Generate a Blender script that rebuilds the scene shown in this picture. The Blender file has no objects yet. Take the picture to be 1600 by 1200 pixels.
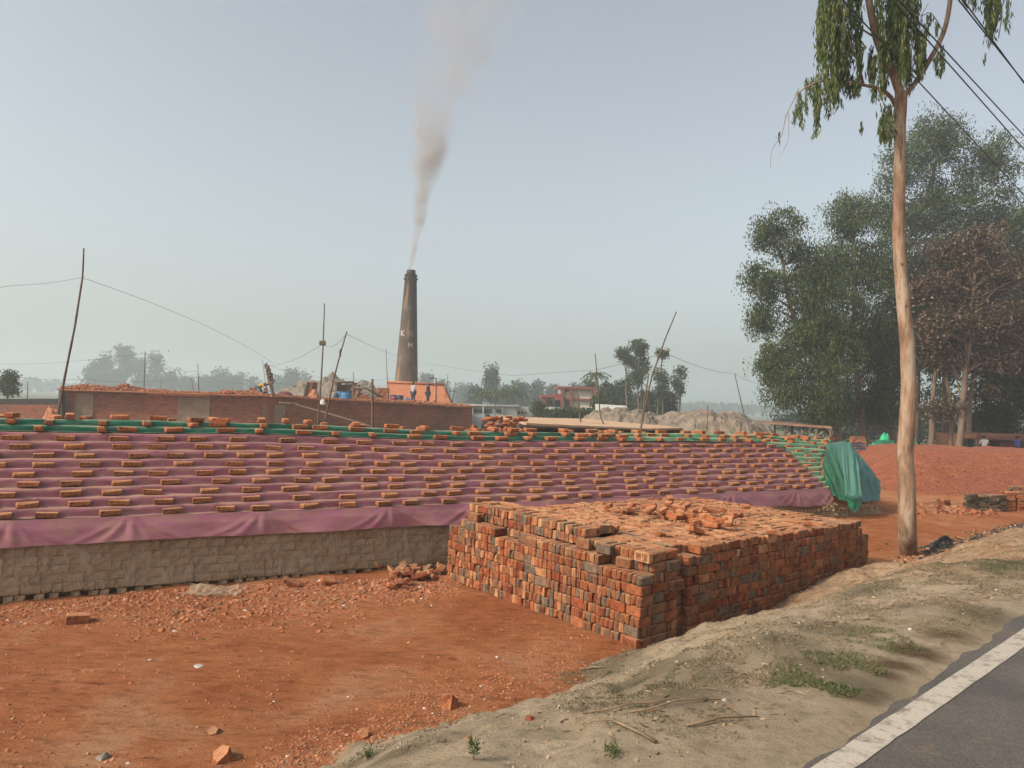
import bpy, bmesh, math, random
import numpy as np
from mathutils import Vector, Matrix, Euler, noise as mn
random.seed(7); rng = np.random.default_rng(11)
R = math.radians
sc = bpy.context.scene
C = sc.collection
# ---------------------------------------------------------------- camera, world, sun, exposure
CAMH = 2.75
cam_d = bpy.data.cameras.new('camera'); cam = bpy.data.objects.new('camera', cam_d); C.objects.link(cam)
cam_d.sensor_width = 36; cam_d.lens = 27.0; cam_d.clip_start = .05; cam_d.clip_end = 4000
CAMR = Euler((R(90 + 1.62), 0, 0)).to_matrix() @ Matrix.Rotation(R(1.95), 3, 'Z')
cam.matrix_world = Matrix.Translation((0, 0, CAMH)) @ CAMR.to_4x4()
sc.camera = cam
SUN_EL, SUN_AZ = 36.0, -120.0          # azimuth from +Y towards +X
sd = Vector((math.sin(R(SUN_AZ)) * math.cos(R(SUN_EL)), math.cos(R(SUN_AZ)) * math.cos(R(SUN_EL)), math.sin(R(SUN_EL))))
w = bpy.data.worlds.new('World'); sc.world = w; w.use_nodes = True
nt = w.node_tree; bg = nt.nodes['Background']
sky = nt.nodes.new('ShaderNodeTexSky'); sky.sky_type = 'NISHITA'; sky.sun_disc = False
sky.sun_elevation = R(SUN_EL); sky.sun_rotation = R(SUN_AZ); sky.air_density = 1.0; sky.dust_density = 4.0; sky.ozone_density = 1.5
hs = nt.nodes.new('ShaderNodeHueSaturation'); hs.inputs['Saturation'].default_value = .55
wb = nt.nodes.new('ShaderNodeMix'); wb.data_type = 'RGBA'; wb.blend_type = 'MULTIPLY'; wb.inputs[0].default_value = 1; wb.inputs[7].default_value = (1, .985, .93, 1)
nt.links.new(sky.outputs[0], hs.inputs['Color']); nt.links.new(hs.outputs[0], wb.inputs[6]); nt.links.new(wb.outputs[2], bg.inputs[0]); bg.inputs[1].default_value = .15
sl = bpy.data.lights.new('sun', 'SUN'); sl.energy = 2.9; sl.angle = R(5); sl.color = (1, .86, .70)
so = bpy.data.objects.new('sun', sl); C.objects.link(so); so.rotation_euler = sd.to_track_quat('Z', 'Y').to_euler()
sc.view_settings.view_transform = 'Standard'; sc.view_settings.look = 'None'; sc.view_settings.gamma = 1
sc.view_settings.exposure = 0.47
sc.render.engine = 'CYCLES'
sc.cycles.max_bounces = 6; sc.cycles.diffuse_bounces = 3; sc.cycles.volume_bounces = 1; sc.cycles.transparent_max_bounces = 12
sc.cycles.use_denoising = True
sc.cycles.volume_step_rate = 1.0; sc.cycles.volume_max_steps = 256
# ---------------------------------------------------------------- helpers
def ray(px, py): return CAMR @ Vector(((px - 800) / 1200, (600 - py) / 1200, -1))
CP = Vector((0, 0, CAMH))
def P(px, py, d): return CP + ray(px, py) * d
def G(px, py, z=0.0):
    r = ray(px, py); return CP + r * ((z - CAMH) / r.z)
def sstep(a, b, x):
    t = min(1, max(0, (x - a) / (b - a))); return t * t * (3 - 2 * t)
def N(x, y, z=0.0): return mn.noise(Vector((x, y, z)))
def fbm(x, y, z=0, o=3):
    s = 0; a = 1
    for i in range(o): s += a * mn.noise(Vector((x, y, z + i * 7.3))); x *= 2.1; y *= 2.1; a *= .5
    return s
def tag(o, label=None, cat=None, group=None, kind=None):
    if label: o['label'] = label
    if cat: o['category'] = cat
    if group: o['group'] = group
    if kind: o['kind'] = kind
    return o
def empty(name, loc=(0, 0, 0), rz=0, label=None, cat=None, group=None):
    o = bpy.data.objects.new(name, None); C.objects.link(o); o.location = loc; o.rotation_euler = (0, 0, rz)
    return tag(o, label, cat, group)
CH = {}
def link(name, me, parent=None):
    o = bpy.data.objects.new(name, me); C.objects.link(o)
    if parent is not None: setpar(o, parent)
    return o
def setpar(o, p):
    o.parent = p; CH.setdefault(p.name, []).append(o)
def npmesh(name, v, f, mats, mi=None, smooth=False):
    """v (n,3) array, f (m,4) or (m,3) array"""
    me = bpy.data.meshes.new(name); v = np.asarray(v, dtype=np.float32); f = np.asarray(f, dtype=np.int32)
    k = f.shape[1]
    me.vertices.add(len(v)); me.vertices.foreach_set('co', v.ravel())
    me.loops.add(f.size); me.loops.foreach_set('vertex_index', f.ravel())
    me.polygons.add(len(f)); me.polygons.foreach_set('loop_start', np.arange(0, f.size, k, dtype=np.int32))
    me.polygons.foreach_set('loop_total', np.full(len(f), k, dtype=np.int32))
    if mi is not None: me.polygons.foreach_set('material_index', np.asarray(mi, dtype=np.int32))
    me.polygons.foreach_set('use_smooth', np.full(len(f), smooth))
    for m in (mats if isinstance(mats, (list, tuple)) else [mats]): me.materials.append(m)
    me.update(calc_edges=True); me.validate()
    return me
class MB:
    def __init__(s): s.v = []; s.f = []; s.m = []; s.s = []
    def add(s, vs, fs, m=0, sm=False):
        b = len(s.v); s.v += [tuple(p) for p in vs]
        for f in fs: s.f.append([b + i for i in f]); s.m.append(m); s.s.append(sm)
        return s
    def box(s, c, d, rz=0, m=0, M=None):
        h = [x / 2 for x in d]; M2 = Matrix.Rotation(rz, 3, 'Z') if M is None else M
        vs = [Vector(c) + M2 @ Vector((a * h[0], b * h[1], e * h[2])) for e in (-1, 1) for b in (-1, 1) for a in (-1, 1)]
        return s.add(vs, [(0, 2, 3, 1), (4, 5, 7, 6), (0, 1, 5, 4), (2, 6, 7, 3), (0, 4, 6, 2), (1, 3, 7, 5)], m)
    def tube(s, pts, rad, n=8, m=0, cap=True):
        pts = [Vector(p) for p in pts]
        if not isinstance(rad, (list, tuple)): rad = [rad] * len(pts)
        b = len(s.v); up = None
        for i, p in enumerate(pts):
            t = (pts[min(i + 1, len(pts) - 1)] - pts[max(i - 1, 0)]).normalized()
            if up is None: up = t.orthogonal().normalized()
            x = (up - t * up.dot(t)).normalized(); up = x; y = t.cross(x)
            for k in range(n):
                a = 2 * math.pi * k / n; s.v.append(tuple(p + (x * math.cos(a) + y * math.sin(a)) * rad[i]))
        for i in range(len(pts) - 1):
            for k in range(n):
                s.f.append([b + i * n + k, b + i * n + (k + 1) % n, b + (i + 1) * n + (k + 1) % n, b + (i + 1) * n + k]); s.m.append(m); s.s.append(True)
        if cap:
            s.f.append([b + k for k in range(n)][::-1]); s.m.append(m); s.s.append(False)
            e = b + (len(pts) - 1) * n; s.f.append([e + k for k in range(n)]); s.m.append(m); s.s.append(False)
        return s
    def lathe(s, prof, c=(0, 0, 0), n=16, m=0, sm=True):
        b = len(s.v); c = Vector(c)
        for r, z in prof:
            for k in range(n):
                a = 2 * math.pi * k / n; s.v.append(tuple(c + Vector((r * math.cos(a), r * math.sin(a), z))))
        for i in range(len(prof) - 1):
            for k in range(n):
                s.f.append([b + i * n + k, b + i * n + (k + 1) % n, b + (i + 1) * n + (k + 1) % n, b + (i + 1) * n + k]); s.m.append(m); s.s.append(sm)
        return s
    def poly(s, pts, th, m=0):
        """flat polygon pts extruded by vector th"""
        n = len(pts); th = Vector(th); b = [Vector(p) for p in pts]
        s.add(b + [p + th for p in b], [list(range(n))[::-1], [n + i for i in range(n)]] + [(i, (i + 1) % n, n + (i + 1) % n, n + i) for i in range(n)], m)
        return s
    def build(s, name, mats, parent=None, origin=None):
        me = bpy.data.meshes.new(name)
        o3 = Vector(origin) if origin is not None else Vector((0, 0, 0))
        me.from_pydata([tuple(Vector(p) - o3) for p in s.v], [], s.f)
        for m in (mats if isinstance(mats, (list, tuple)) else [mats]): me.materials.append(m)
        me.polygons.foreach_set('material_index', s.m); me.polygons.foreach_set('use_smooth', s.s); me.update()
        ob = link(name, me, parent); ob.location = o3
        return ob
def part(name, mb, mats, root):
    """part whose mesh is given in world coordinates"""
    o = mb.build(name, mats, root); o.matrix_parent_inverse = root.matrix_basis.inverted(); return o
# ---------------------------------------------------------------- materials
def newmat(name):
    m = bpy.data.materials.new(name); m.use_nodes = True; t = m.node_tree
    return m, t, t.nodes['Principled BSDF']
def nd(t, typ, **kw):
    n = t.nodes.new(typ)
    for k, v in kw.items(): setattr(n, k, v)
    return n
def mix(t, a, b, fac, mode='MIX'):
    n = nd(t, 'ShaderNodeMix', data_type='RGBA', blend_type=mode)
    for sock, val in ((n.inputs[6], a), (n.inputs[7], b), (n.inputs[0], fac)):
        if isinstance(val, bpy.types.NodeSocket): t.links.new(val, sock)
        elif isinstance(val, (int, float)): sock.default_value = val
        else: sock.default_value = (*val, 1)
    return n.outputs[2]
def ramp(t, src, stops):
    n = nd(t, 'ShaderNodeValToRGB'); e = n.color_ramp.elements
    while len(e) < len(stops): e.new(.5)
    for el, (p, c) in zip(e, stops): el.position = p; el.color = (*c, 1) if not isinstance(c, (int, float)) else (c, c, c, 1)
    t.links.new(src, n.inputs[0]); return n.outputs[0]
def tex(t, scale, detail=4, rough=.6, coord='Object', stretch=None, typ='noise', dist=0.0):
    tc = nd(t, 'ShaderNodeTexCoord'); src = tc.outputs[coord]
    if coord == 'World': pass
    if stretch:
        mp = nd(t, 'ShaderNodeMapping'); mp.inputs['Scale'].default_value = stretch; t.links.new(src, mp.inputs[0]); src = mp.outputs[0]
    if typ == 'noise':
        n = nd(t, 'ShaderNodeTexNoise'); n.inputs['Scale'].default_value = scale; n.inputs['Detail'].default_value = detail; n.inputs['Roughness'].default_value = rough; n.inputs['Distortion'].default_value = dist
        t.links.new(src, n.inputs['Vector']); return n.outputs['Fac']
    n = nd(t, 'ShaderNodeTexVoronoi'); n.inputs['Scale'].default_value = scale; t.links.new(src, n.inputs['Vector']); return n.outputs['Distance'] if typ == 'voro' else n.outputs['Color']
def bump(t, bs, h, strength=.4, dist=.02):
    b = nd(t, 'ShaderNodeBump'); b.inputs['Strength'].default_value = strength; b.inputs['Distance'].default_value = dist
    t.links.new(h, b.inputs['Height']); t.links.new(b.outputs[0], bs.inputs['Normal'])
def normz(t):
    g = nd(t, 'ShaderNodeNewGeometry'); s = nd(t, 'ShaderNodeSeparateXYZ'); t.links.new(g.outputs['Normal'], s.inputs[0]); return s.outputs[2], g
def simple(name, c1, c2, scale=4, rough=.85, bs_=.3, bd=.01, stretch=None, lo=.35, hi=.65, metal=0, detail=5):
    m, t, b = newmat(name); f = tex(t, scale, detail, stretch=stretch)
    t.links.new(ramp(t, f, [(lo, c1), (hi, c2)]), b.inputs['Base Color']); b.inputs['Roughness'].default_value = rough
    b.inputs['Metallic'].default_value = metal; b.inputs['Specular IOR Level'].default_value = .25
    if bs_: bump(t, b, f, bs_, bd)
    return m
def brick_mat(name, c1, c2, dust=(.43, .24, .13), da=.55, sc_=14):
    m, t, b = newmat(name)
    nz, g = normz(t); oi = nd(t, 'ShaderNodeObjectInfo')
    ad = nd(t, 'ShaderNodeMath', operation='ADD'); t.links.new(g.outputs['Random Per Island'], ad.inputs[0]); t.links.new(oi.outputs['Random'], ad.inputs[1])
    fr = nd(t, 'ShaderNodeMath', operation='FRACT'); t.links.new(ad.outputs[0], fr.inputs[0])
    col = mix(t, c1, c2, fr.outputs[0])
    f = tex(t, sc_, 6, .65); f2 = tex(t, sc_ * 5, 3, .7)
    dk = ramp(t, f, [(.34, (.42, .38, .36)), (.48, (.9, .88, .86)), (.64, (1.22, 1.2, 1.18))])
    col = mix(t, col, dk, 1.0, 'MULTIPLY')
    dk2 = ramp(t, f2, [(.3, (.8, .8, .8)), (.7, (1.12, 1.12, 1.12))]); col = mix(t, col, dk2, .8, 'MULTIPLY')
    mr = nd(t, 'ShaderNodeMapRange'); mr.inputs[1].default_value = .45; mr.inputs[2].default_value = .95; mr.inputs[4].default_value = da; t.links.new(nz, mr.inputs[0])
    ml = nd(t, 'ShaderNodeMath', operation='MULTIPLY'); t.links.new(mr.outputs[0], ml.inputs[0]); t.links.new(ramp(t, f, [(.3, .5), (.6, 1.)]), ml.inputs[1])
    col = mix(t, col, dust, ml.outputs[0])
    t.links.new(col, b.inputs['Base Color']); b.inputs['Roughness'].default_value = .93; b.inputs['Specular IOR Level'].default_value = .15
    bump(t, b, f2, .5, .006)
    return m
BR = {'orange': brick_mat('brick_orange', (.34, .125, .055), (.27, .09, .04)),
      'red': brick_mat('brick_red', (.25, .07, .03), (.17, .05, .027)),
      'tan': brick_mat('brick_tan', (.42, .22, .11), (.34, .15, .07)),
      'grey': brick_mat('brick_grey', (.11, .085, .065), (.20, .135, .09)),
      'brown': brick_mat('brick_brown', (.20, .10, .055), (.25, .105, .05))}
BRL = ['orange', 'red', 'tan', 'grey', 'brown']; BRM = [BR[k] for k in BRL]
M_tb = brick_mat('dusty_brick', (.30, .115, .05), (.22, .095, .05), (.50, .27, .13), .85)
M_tb2 = brick_mat('bright_brick', (.34, .115, .05), (.28, .10, .045), (.52, .27, .14), .7)
M_raw = brick_mat('unfired_brick', (.42, .31, .20), (.32, .23, .145), (.34, .24, .15), .4)
M_bark = simple('eucalyptus_bark', (.12, .085, .06), (.20, .15, .105), 6, .8, .5, .01, (2, 2, .5), .3, .7)
M_bark2 = simple('rough_bark', (.09, .065, .045), (.17, .125, .09), 5, .95, .6, .03, (2, 2, .6))
M_bamboo = simple('weathered_bamboo', (.06, .042, .03), (.15, .105, .07), 3, .8, .2, .005, (1, 1, 6))
M_dark = simple('dark_shade', (.02, .018, .016), (.045, .04, .035), 5)
M_wire = simple('cable_black', (.03, .03, .03), (.05, .05, .05), 5, .6, 0)
M_char = None
def leafmat(name, c1, c2, c3=None, trans=.25):
    m, t, b = newmat(name); g = nd(t, 'ShaderNodeNewGeometry')
    st = [(0, c1), (.6, c2), (1, c3 or c2)]
    col = ramp(t, g.outputs['Random Per Island'], st)
    f = tex(t, .45, 2); col = mix(t, col, ramp(t, f, [(.35, (.7, .75, .7)), (.65, (1.2, 1.15, 1.1))]), 1., 'MULTIPLY')
    t.links.new(col, b.inputs['Base Color']); b.inputs['Roughness'].default_value = .6; b.inputs['Specular IOR Level'].default_value = .3
    tr = nd(t, 'ShaderNodeBsdfTranslucent'); t.links.new(col, tr.inputs[0]); mx = nd(t, 'ShaderNodeMixShader'); mx.inputs[0].default_value = trans
    t.links.new(b.outputs[0], mx.inputs[1]); t.links.new(tr.outputs[0], mx.inputs[2]); t.links.new(mx.outputs[0], t.nodes['Material Output'].inputs[0])
    return m
L_euc = leafmat('eucalyptus_leaf', (.035, .06, .015), (.075, .11, .03), (.14, .16, .05))
L_mid = leafmat('acacia_leaf', (.024, .042, .012), (.055, .082, .022), (.13, .16, .055))
L_drk = leafmat('dark_leaf', (.010, .016, .008), (.022, .030, .014), (.04, .045, .022))
L_brn = leafmat('dry_brown_leaf', (.035, .022, .014), (.08, .052, .034), (.28, .215, .155))
L_far = leafmat('far_leaf', (.02, .035, .02), (.035, .055, .03), (.06, .08, .045))
L_palm = leafmat('palm_leaf', (.05, .07, .03), (.10, .12, .05))
# ---------------------------------------------------------------- leaves
def leaves(name, c, d, L, W, mat, parent=None, origin=(0, 0, 0)):
    """rhombic leaves: c (n,3) centres, d (n,3) long axis, L, W arrays"""
    n = len(c); d = d / np.linalg.norm(d, axis=1, keepdims=True)
    r = rng.normal(size=(n, 3)); wv = np.cross(d, r); wv /= np.linalg.norm(wv, axis=1, keepdims=True)
    L = np.broadcast_to(L, n)[:, None]; W = np.broadcast_to(W, n)[:, None]
    c = c - np.array(origin)
    v = np.stack([c - d * L / 2, c + wv * W / 2 - d * L * .08, c + d * L / 2, c - wv * W / 2 - d * L * .08], 1).reshape(-1, 3)
    f = np.arange(4 * n).reshape(n, 4)
    o = link(name, npmesh(name, v, f, mat), parent); o.location = origin
    return o
def crown_pts(lobes, n_clump, per, spread, shell=.55, droop=.4):
    """lobes: (centre Vector, rx, ry, rz). returns centres, dirs and clump centres"""
    vol = np.array([l[1] * l[2] * l[3] for l in lobes]) ** .75; vol /= vol.sum()
    cs = []
    for i in range(n_clump):
        l = lobes[rng.choice(len(lobes), p=vol)]
        u = rng.normal(size=3); u /= np.linalg.norm(u); r = 1 - (1 - shell) * abs(rng.normal()) * .9
        r = max(.1, r) * rng.uniform(.88, 1.12)
        cs.append([l[0][0] + u[0] * l[1] * r, l[0][1] + u[1] * l[2] * r, l[0][2] + u[2] * l[3] * r])
    cs = np.array(cs); m = n_clump * per
    idx = np.repeat(np.arange(n_clump), per); sp = spread * rng.uniform(.55, 1.35, n_clump)[idx][:, None]
    c = cs[idx] + np.clip(rng.normal(size=(m, 3)), -1.5, 1.5) * sp * np.array([1, 1, .8])
    d = rng.normal(size=(m, 3)); d[:, 2] -= droop * 2.2
    return c, d, cs
# ---------------------------------------------------------------- terrain
RD = Vector((.7265, .6872)); RP = Vector((1.28, 3.27))       # road edge line: direction, point
def road_t(x, y):
    """distance left of the road edge line (towards the yard) and distance along it"""
    vx, vy = x - RP.x, y - RP.y
    return -vx * RD.y + vy * RD.x, vx * RD.x + vy * RD.y
def road_xy(t, s): return RP.x + RD.x * s - RD.y * t, RP.y + RD.y * s + RD.x * t
def fpath(x): return 12.85 + .5827 * (x + 1.06) + .00405 * (x + 1.06) ** 2
def zbase(x, y): return .35 * sstep(3.5, 8.5, x) * (1 - sstep(60, 120, y))
def zyard(x, y):
    z = zbase(x, y)
    if abs(x) > 40 or y > 60 or y < -10: return z
    z += .035 * fbm(x * .5, y * .5, 3) + .016 * N(x * 3, y * 3, 9) + .010 * N(x * 8, y * 8, 4) + .012 * abs(N(x * 1.7 + y, y * 4, 14))
    dw = fpath(x) - y
    if -.5 < dw < 1.6 and x < 8: z += .07 * max(0, 1 - abs(dw - .35) / 1.1) * (1 + N(x * 1.3, y * 1.3, 2)) * (1 if x > -5 else .4)
    return z
def zverge(x, y):
    t, s = road_t(x, y)
    z0 = zbase(x, y)
    top = 1.25; w = 4.12 - .18 * (1 - sstep(2.5, 4.5, s)) + .15 * N(s * .6, 1.7) + .10 * N(s * 2.1, 5.2) - .45 * sstep(9, 12, s)
    k = sstep(.6, w + .5, t)
    z = top * (1 - k) + (z0 - .16) * k
    if t > w + .2: z -= (t - w - .2) * .8
    a = sstep(.25, 1.2, t)
    z += a * (.12 * fbm(x * .8, y * .8, 1) + .05 * N(x * 3.0, y * 3.0, 6) + .03 * N(x * 7, y * 7, 2) - .035 * max(0, N(x * 4.2 + 9, y * 4.2, 1) - .25) / .5 + .006 * N(x * 22, y * 22, 3))
    # bank heaped against the brick stack
    z += .16 * math.exp(-((t - 3.3) / .5) ** 2) * math.exp(-((s - 4.3) / 1.3) ** 2) + .14 * math.exp(-((t - 3.5) / .5) ** 2) * math.exp(-((s - 8.5) / 2.2) ** 2)
    e = .09 + .06 * N(s * 1.1, 8.8) + .05 * N(s * 4, 3.1) + .16 * sstep(1.5, 6, s)
    if t < 1.0: z = z * sstep(.42, .95, t) + (top + .004 + .014 * sstep(0, .1, t - e) + .012 * N(x * 7, y * 7, 3) * sstep(.05, .2, t - e)) * (1 - sstep(.42, .95, t)) - .08 * max(0, e - t)
    if t < e: z = min(z, top + .003 - .05 * (e - t))
    return z
def hit(px, py):
    r = ray(px, py); d = 2.0
    while d < 120:
        p = CP + r * d; z = max(zyard(p.x, p.y), zverge(p.x, p.y) if abs(road_t(p.x, p.y)[0]) < 6 else -9)
        if p.z <= z: return Vector((p.x, p.y, z))
        d += .02 if d < 15 else .1
    return P(px, py, 120)
def graded(a, b, step, lim, g=1.18):
    xs = list(np.arange(a, b, step)); s = step
    x = xs[-1]
    while x < lim[1]: s *= g; x += s; xs.append(x)
    s = step; x = xs[0]
    while x > lim[0]: s *= g; x -= s; xs.insert(0, x)
    return xs
def sheet(name, xs, ys, zf, mat, att=None):
    nx, ny = len(xs), len(ys); v = np.array([(x, y, zf(x, y)) for y in ys for x in xs], dtype=np.float32)
    i = (np.arange(ny - 1)[:, None] * nx + np.arange(nx - 1)[None]).ravel()
    f = np.stack([i, i + 1, i + nx + 1, i + nx], 1)
    me = npmesh(name, v, f, mat, smooth=True)
    if att:
        ca = me.color_attributes.new('mask', 'FLOAT_COLOR', 'POINT')
        a = np.array([(*att(x, y), 1) for y in ys for x in xs], dtype=np.float32); ca.data.foreach_set('color', a.ravel())
    return link(name, me)
# yard ground
m, t, b = newmat('red_yard_soil')
f1 = tex(t, .55, 8, .68, dist=.6); f2 = tex(t, 4.5, 10, .78, stretch=(.8, 2.2, 1), dist=.5); f3 = tex(t, 38, 5, .85)
col = ramp(t, f1, [(.35, (.38, .125, .047)), (.52, (.48, .185, .078)), (.68, (.54, .29, .16))])
col = mix(t, col, ramp(t, f2, [(.36, (.5, .45, .42)), (.47, (.9, .89, .88)), (.6, (1.1, 1.13, 1.16))]), .95, 'MULTIPLY')
col = mix(t, col, ramp(t, f3, [(.34, (.55, .52, .5)), (.5, (.98, .98, .98)), (.68, (1.15, 1.15, 1.15))]), .8, 'MULTIPLY')
tc = nd(t, 'ShaderNodeTexCoord'); sp = nd(t, 'ShaderNodeSeparateXYZ'); t.links.new(tc.outputs['Object'], sp.inputs[0])
mr = nd(t, 'ShaderNodeMapRange'); mr.inputs[1].default_value = 40; mr.inputs[2].default_value = 75; t.links.new(sp.outputs[1], mr.inputs[0])
fld = ramp(t, tex(t, .03, 3), [(.4, (.09, .12, .05)), (.6, (.20, .17, .11))])
col = mix(t, col, fld, mr.outputs[0])
t.links.new(col, b.inputs['Base Color']); b.inputs['Roughness'].default_value = .97; b.inputs['Specular IOR Level'].default_value = .1
ad = nd(t, 'ShaderNodeMath', operation='ADD'); t.links.new(f2, ad.inputs[0]); t.links.new(f3, ad.inputs[1]); bump(t, b, ad.outputs[0], 1.0, .045)
xs = graded(-9, 9, .07, (-900, 900)); ys = graded(3.2, 19, .07, (-200, 1500))
tag(sheet('yard_ground', xs, ys, zyard, m), kind='structure')
# verge
m, t, b = newmat('sandy_verge_soil')
at = nd(t, 'ShaderNodeAttribute', attribute_name='mask'); sp = nd(t, 'ShaderNodeSeparateColor'); t.links.new(at.outputs['Color'], sp.inputs[0])
f1 = tex(t, 1.2, 6, .6); f2 = tex(t, 12, 8, .75); f3 = tex(t, 70, 4, .8)
col = ramp(t, f1, [(.35, (.32, .25, .165)), (.65, (.43, .345, .24))])
col = mix(t, col, ramp(t, tex(t, 3, 6, .7), [(.4, (.30, .18, .10)), (.6, (.42, .29, .185))]), sp.outputs[2])
def soft(sock, noise_, lo=.35, hi=.6):
    a = nd(t, 'ShaderNodeMath', operation='ADD'); t.links.new(sock, a.inputs[0]); t.links.new(noise_, a.inputs[1])
    q = nd(t, 'ShaderNodeMapRange'); q.inputs[1].default_value = .5 + lo; q.inputs[2].default_value = .5 + hi; t.links.new(a.outputs[0], q.inputs[0]); return q.outputs[0]
col = mix(t, col, (.13, .085, .05), soft(sp.outputs[0], f1, .2, .5))
col = mix(t, col, (.15, .125, .08), soft(sp.outputs[1], f2, .2, .6))
col = mix(t, col, ramp(t, f2, [(.34, (.60, .58, .54)), (.5, (.95, .95, .95)), (.64, (1.1, 1.1, 1.1))]), .85, 'MULTIPLY')
col = mix(t, col, ramp(t, f3, [(.3, (.7, .7, .7)), (.55, (1.05, 1.05, 1.05))]), .6, 'MULTIPLY')
t.links.new(col, b.inputs['Base Color']); b.inputs['Roughness'].default_value = .97; b.inputs['Specular IOR Level'].default_value = .1
ad = nd(t, 'ShaderNodeMath', operation='ADD'); t.links.new(f2, ad.inputs[0]); t.links.new(f3, ad.inputs[1]); bump(t, b, ad.outputs[0], .8, .03)
def gpt(px, py, r): 
    h = hit(px, py); return (h.x, h.y, r)
WET = [gpt(1180, 1140, .0)]
wet_pts = [gpt(x, y, r) for x, y, r in ((1340, 1085, .15), (1385, 1055, .16), (1430, 1020, .2), (1480, 990, .25), (1370, 1085, .1), (1400, 1040, .18))]
grs_pts = [gpt(x, y, r) for x, y, r in ((960, 1035, .45), (1010, 1060, .45), (1060, 1085, .35), (920, 1050, .35), (1100, 1060, .3), (620, 1180, .25), (1220, 1000, .4), (1270, 1040, .4), (1330, 1070, .35), (1170, 960, .4), (1150, 905, .3), (1280, 980, .35), (1560, 880, .8), (1540, 960, .4), (1400, 950, .4), (1350, 920, .4), (560, 1190, .2), (1200, 940, .4))]
def blob(pts, x, y): return max([math.exp(-((x - a) ** 2 + (y - c) ** 2) / (r * r)) for a, c, r in pts])
def vmask(x, y):
    if x < -4 or x > 14: return (0, 0, 1 if x > 14 else 0)
    t_, s = road_t(x, y)
    return (.6 * blob(wet_pts, x, y), .55 * blob(grs_pts, x, y), min(1, max(0, sstep(4.2, 7.5, s) + .4 * N(x, y, 8) * sstep(3, 5, s))))
ss = graded(-1.2, 13, .045, (-60, 260), 1.15); ts = [-.6, -.4, -.25] + list(np.arange(-.15, .7, .022)) + list(np.arange(.7, 5.4, .045)) + [6.5]
v = []; a = []
for s in ss:
    for t_ in ts:
        x, y = road_xy(t_, s); v.append((x, y, zverge(x, y) if t_ > -.3 else 1.15)); a.append((*vmask(x, y), 1))
nx, ny = len(ts), len(ss); i = (np.arange(ny - 1)[:, None] * nx + np.arange(nx - 1)[None]).ravel()
me = npmesh('verge', np.array(v), np.stack([i, i + nx, i + nx + 1, i + 1], 1), m, smooth=True)
me.color_attributes.new('mask', 'FLOAT_COLOR', 'POINT').data.foreach_set('color', np.array(a, dtype=np.float32).ravel())
tag(link('verge', me), kind='structure')
# road
m, t, b = newmat('asphalt')
f1 = tex(t, 1.5, 5); f3 = tex(t, 90, 4, .9)
col = ramp(t, f1, [(.35, (.085, .075, .068)), (.65, (.12, .105, .09))]); col = mix(t, col, ramp(t, f3, [(.36, (.5, .5, .5)), (.64, (1.5, 1.5, 1.5))]), .95, 'MULTIPLY')
tx = tex(t, 2.6, 6, .7); col = mix(t, col, (.22, .15, .09), ramp(t, tx, [(.56, 0.), (.72, .75)]))
t.links.new(col, b.inputs['Base Color']); b.inputs['Roughness'].default_value = .85; b.inputs['Specular IOR Level'].default_value = .25; bump(t, b, f3, .5, .006)
def rstrip(name, t0, t1, z, mat, s0=-60, s1=260, n=1, jag=0, stepz=None):
    SS = list(np.arange(s0, -4, 8)) + list(np.arange(-4, 20, .12)) + list(np.arange(20, s1, 8)); v = []; 
    for s in SS:
        for j, tt in enumerate((t0, t1)):
            x, y = road_xy(tt + jag * (N(s * 5, j * 3) + .7 * N(s * 17, j * 5)), s); v.append((x, y, z))
    f = [(2 * k, 2 * k + 1, 2 * k + 3, 2 * k + 2) for k in range(len(SS) - 1)]
    return link(name, npmesh(name, np.array(v), np.array(f), mat))
tag(rstrip('road', -6.2, .38, 1.25, m, jag=.02), kind='structure')
mb = MB(); 
A_, B_ = road_xy(-9, -60), road_xy(-6.2, -60); C_, D_ = road_xy(-6.2, 260), road_xy(-9, 260)
mb.add([(*A_, 1.15), (*B_, 1.24), (*C_, 1.24), (*D_, 1.15)], [(0, 1, 2, 3)]); tag(mb.build('far_verge', bpy.data.materials['sandy_verge_soil']), kind='structure')
m2, t, b = newmat('road_line_paint')
f = tex(t, 9, 8, .75); f3 = tex(t, 120, 3, .9)
t.links.new(mix(t, ramp(t, f, [(.38, (.20, .16, .12)), (.5, (.44, .39, .32))]), ramp(t, f3, [(.3, (.75, .75, .75)), (.6, (1.05, 1.05, 1.05))]), .8, 'MULTIPLY'), b.inputs['Base Color']); b.inputs['Roughness'].default_value = .8
tag(rstrip('road_line', -.125, .0, 1.254, m2, jag=.006), kind='structure')

# ---------------------------------------------------------------- bricks
def _topo():
    vs = []; 
    cs = [(x, y, z) for x in (-1, 1) for y in (-1, 1) for z in (-1, 1)]
    idx = {}
    for c in cs:
        for ax in range(3): idx[(c, ax)] = len(vs); vs.append((c, ax))
    fs = []
    for ax in range(3):
        o = [k for k in range(3) if k != ax]
        for s_ in (-1, 1):
            q = []
            for u, w_ in ((-1, -1), (1, -1), (1, 1), (-1, 1)):
                c = [0, 0, 0]; c[ax] = s_; c[o[0]] = u; c[o[1]] = w_; q.append(idx[(tuple(c), ax)])
            fs.append(q)
    for ax in range(3):
        o = [k for k in range(3) if k != ax]
        for u in (-1, 1):
            for w_ in (-1, 1):
                c0 = [0, 0, 0]; c0[o[0]] = u; c0[o[1]] = w_; c1 = list(c0); c0[ax] = -1; c1[ax] = 1; c0 = tuple(c0); c1 = tuple(c1)
                fs.append([idx[(c0, o[0])], idx[(c0, o[1])], idx[(c1, o[1])], idx[(c1, o[0])]])
    for c in cs: q = [idx[(c, 0)], idx[(c, 1)], idx[(c, 2)]]; fs.append(q + [q[0]])
    return vs, fs
BV, BF = _topo()
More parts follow.
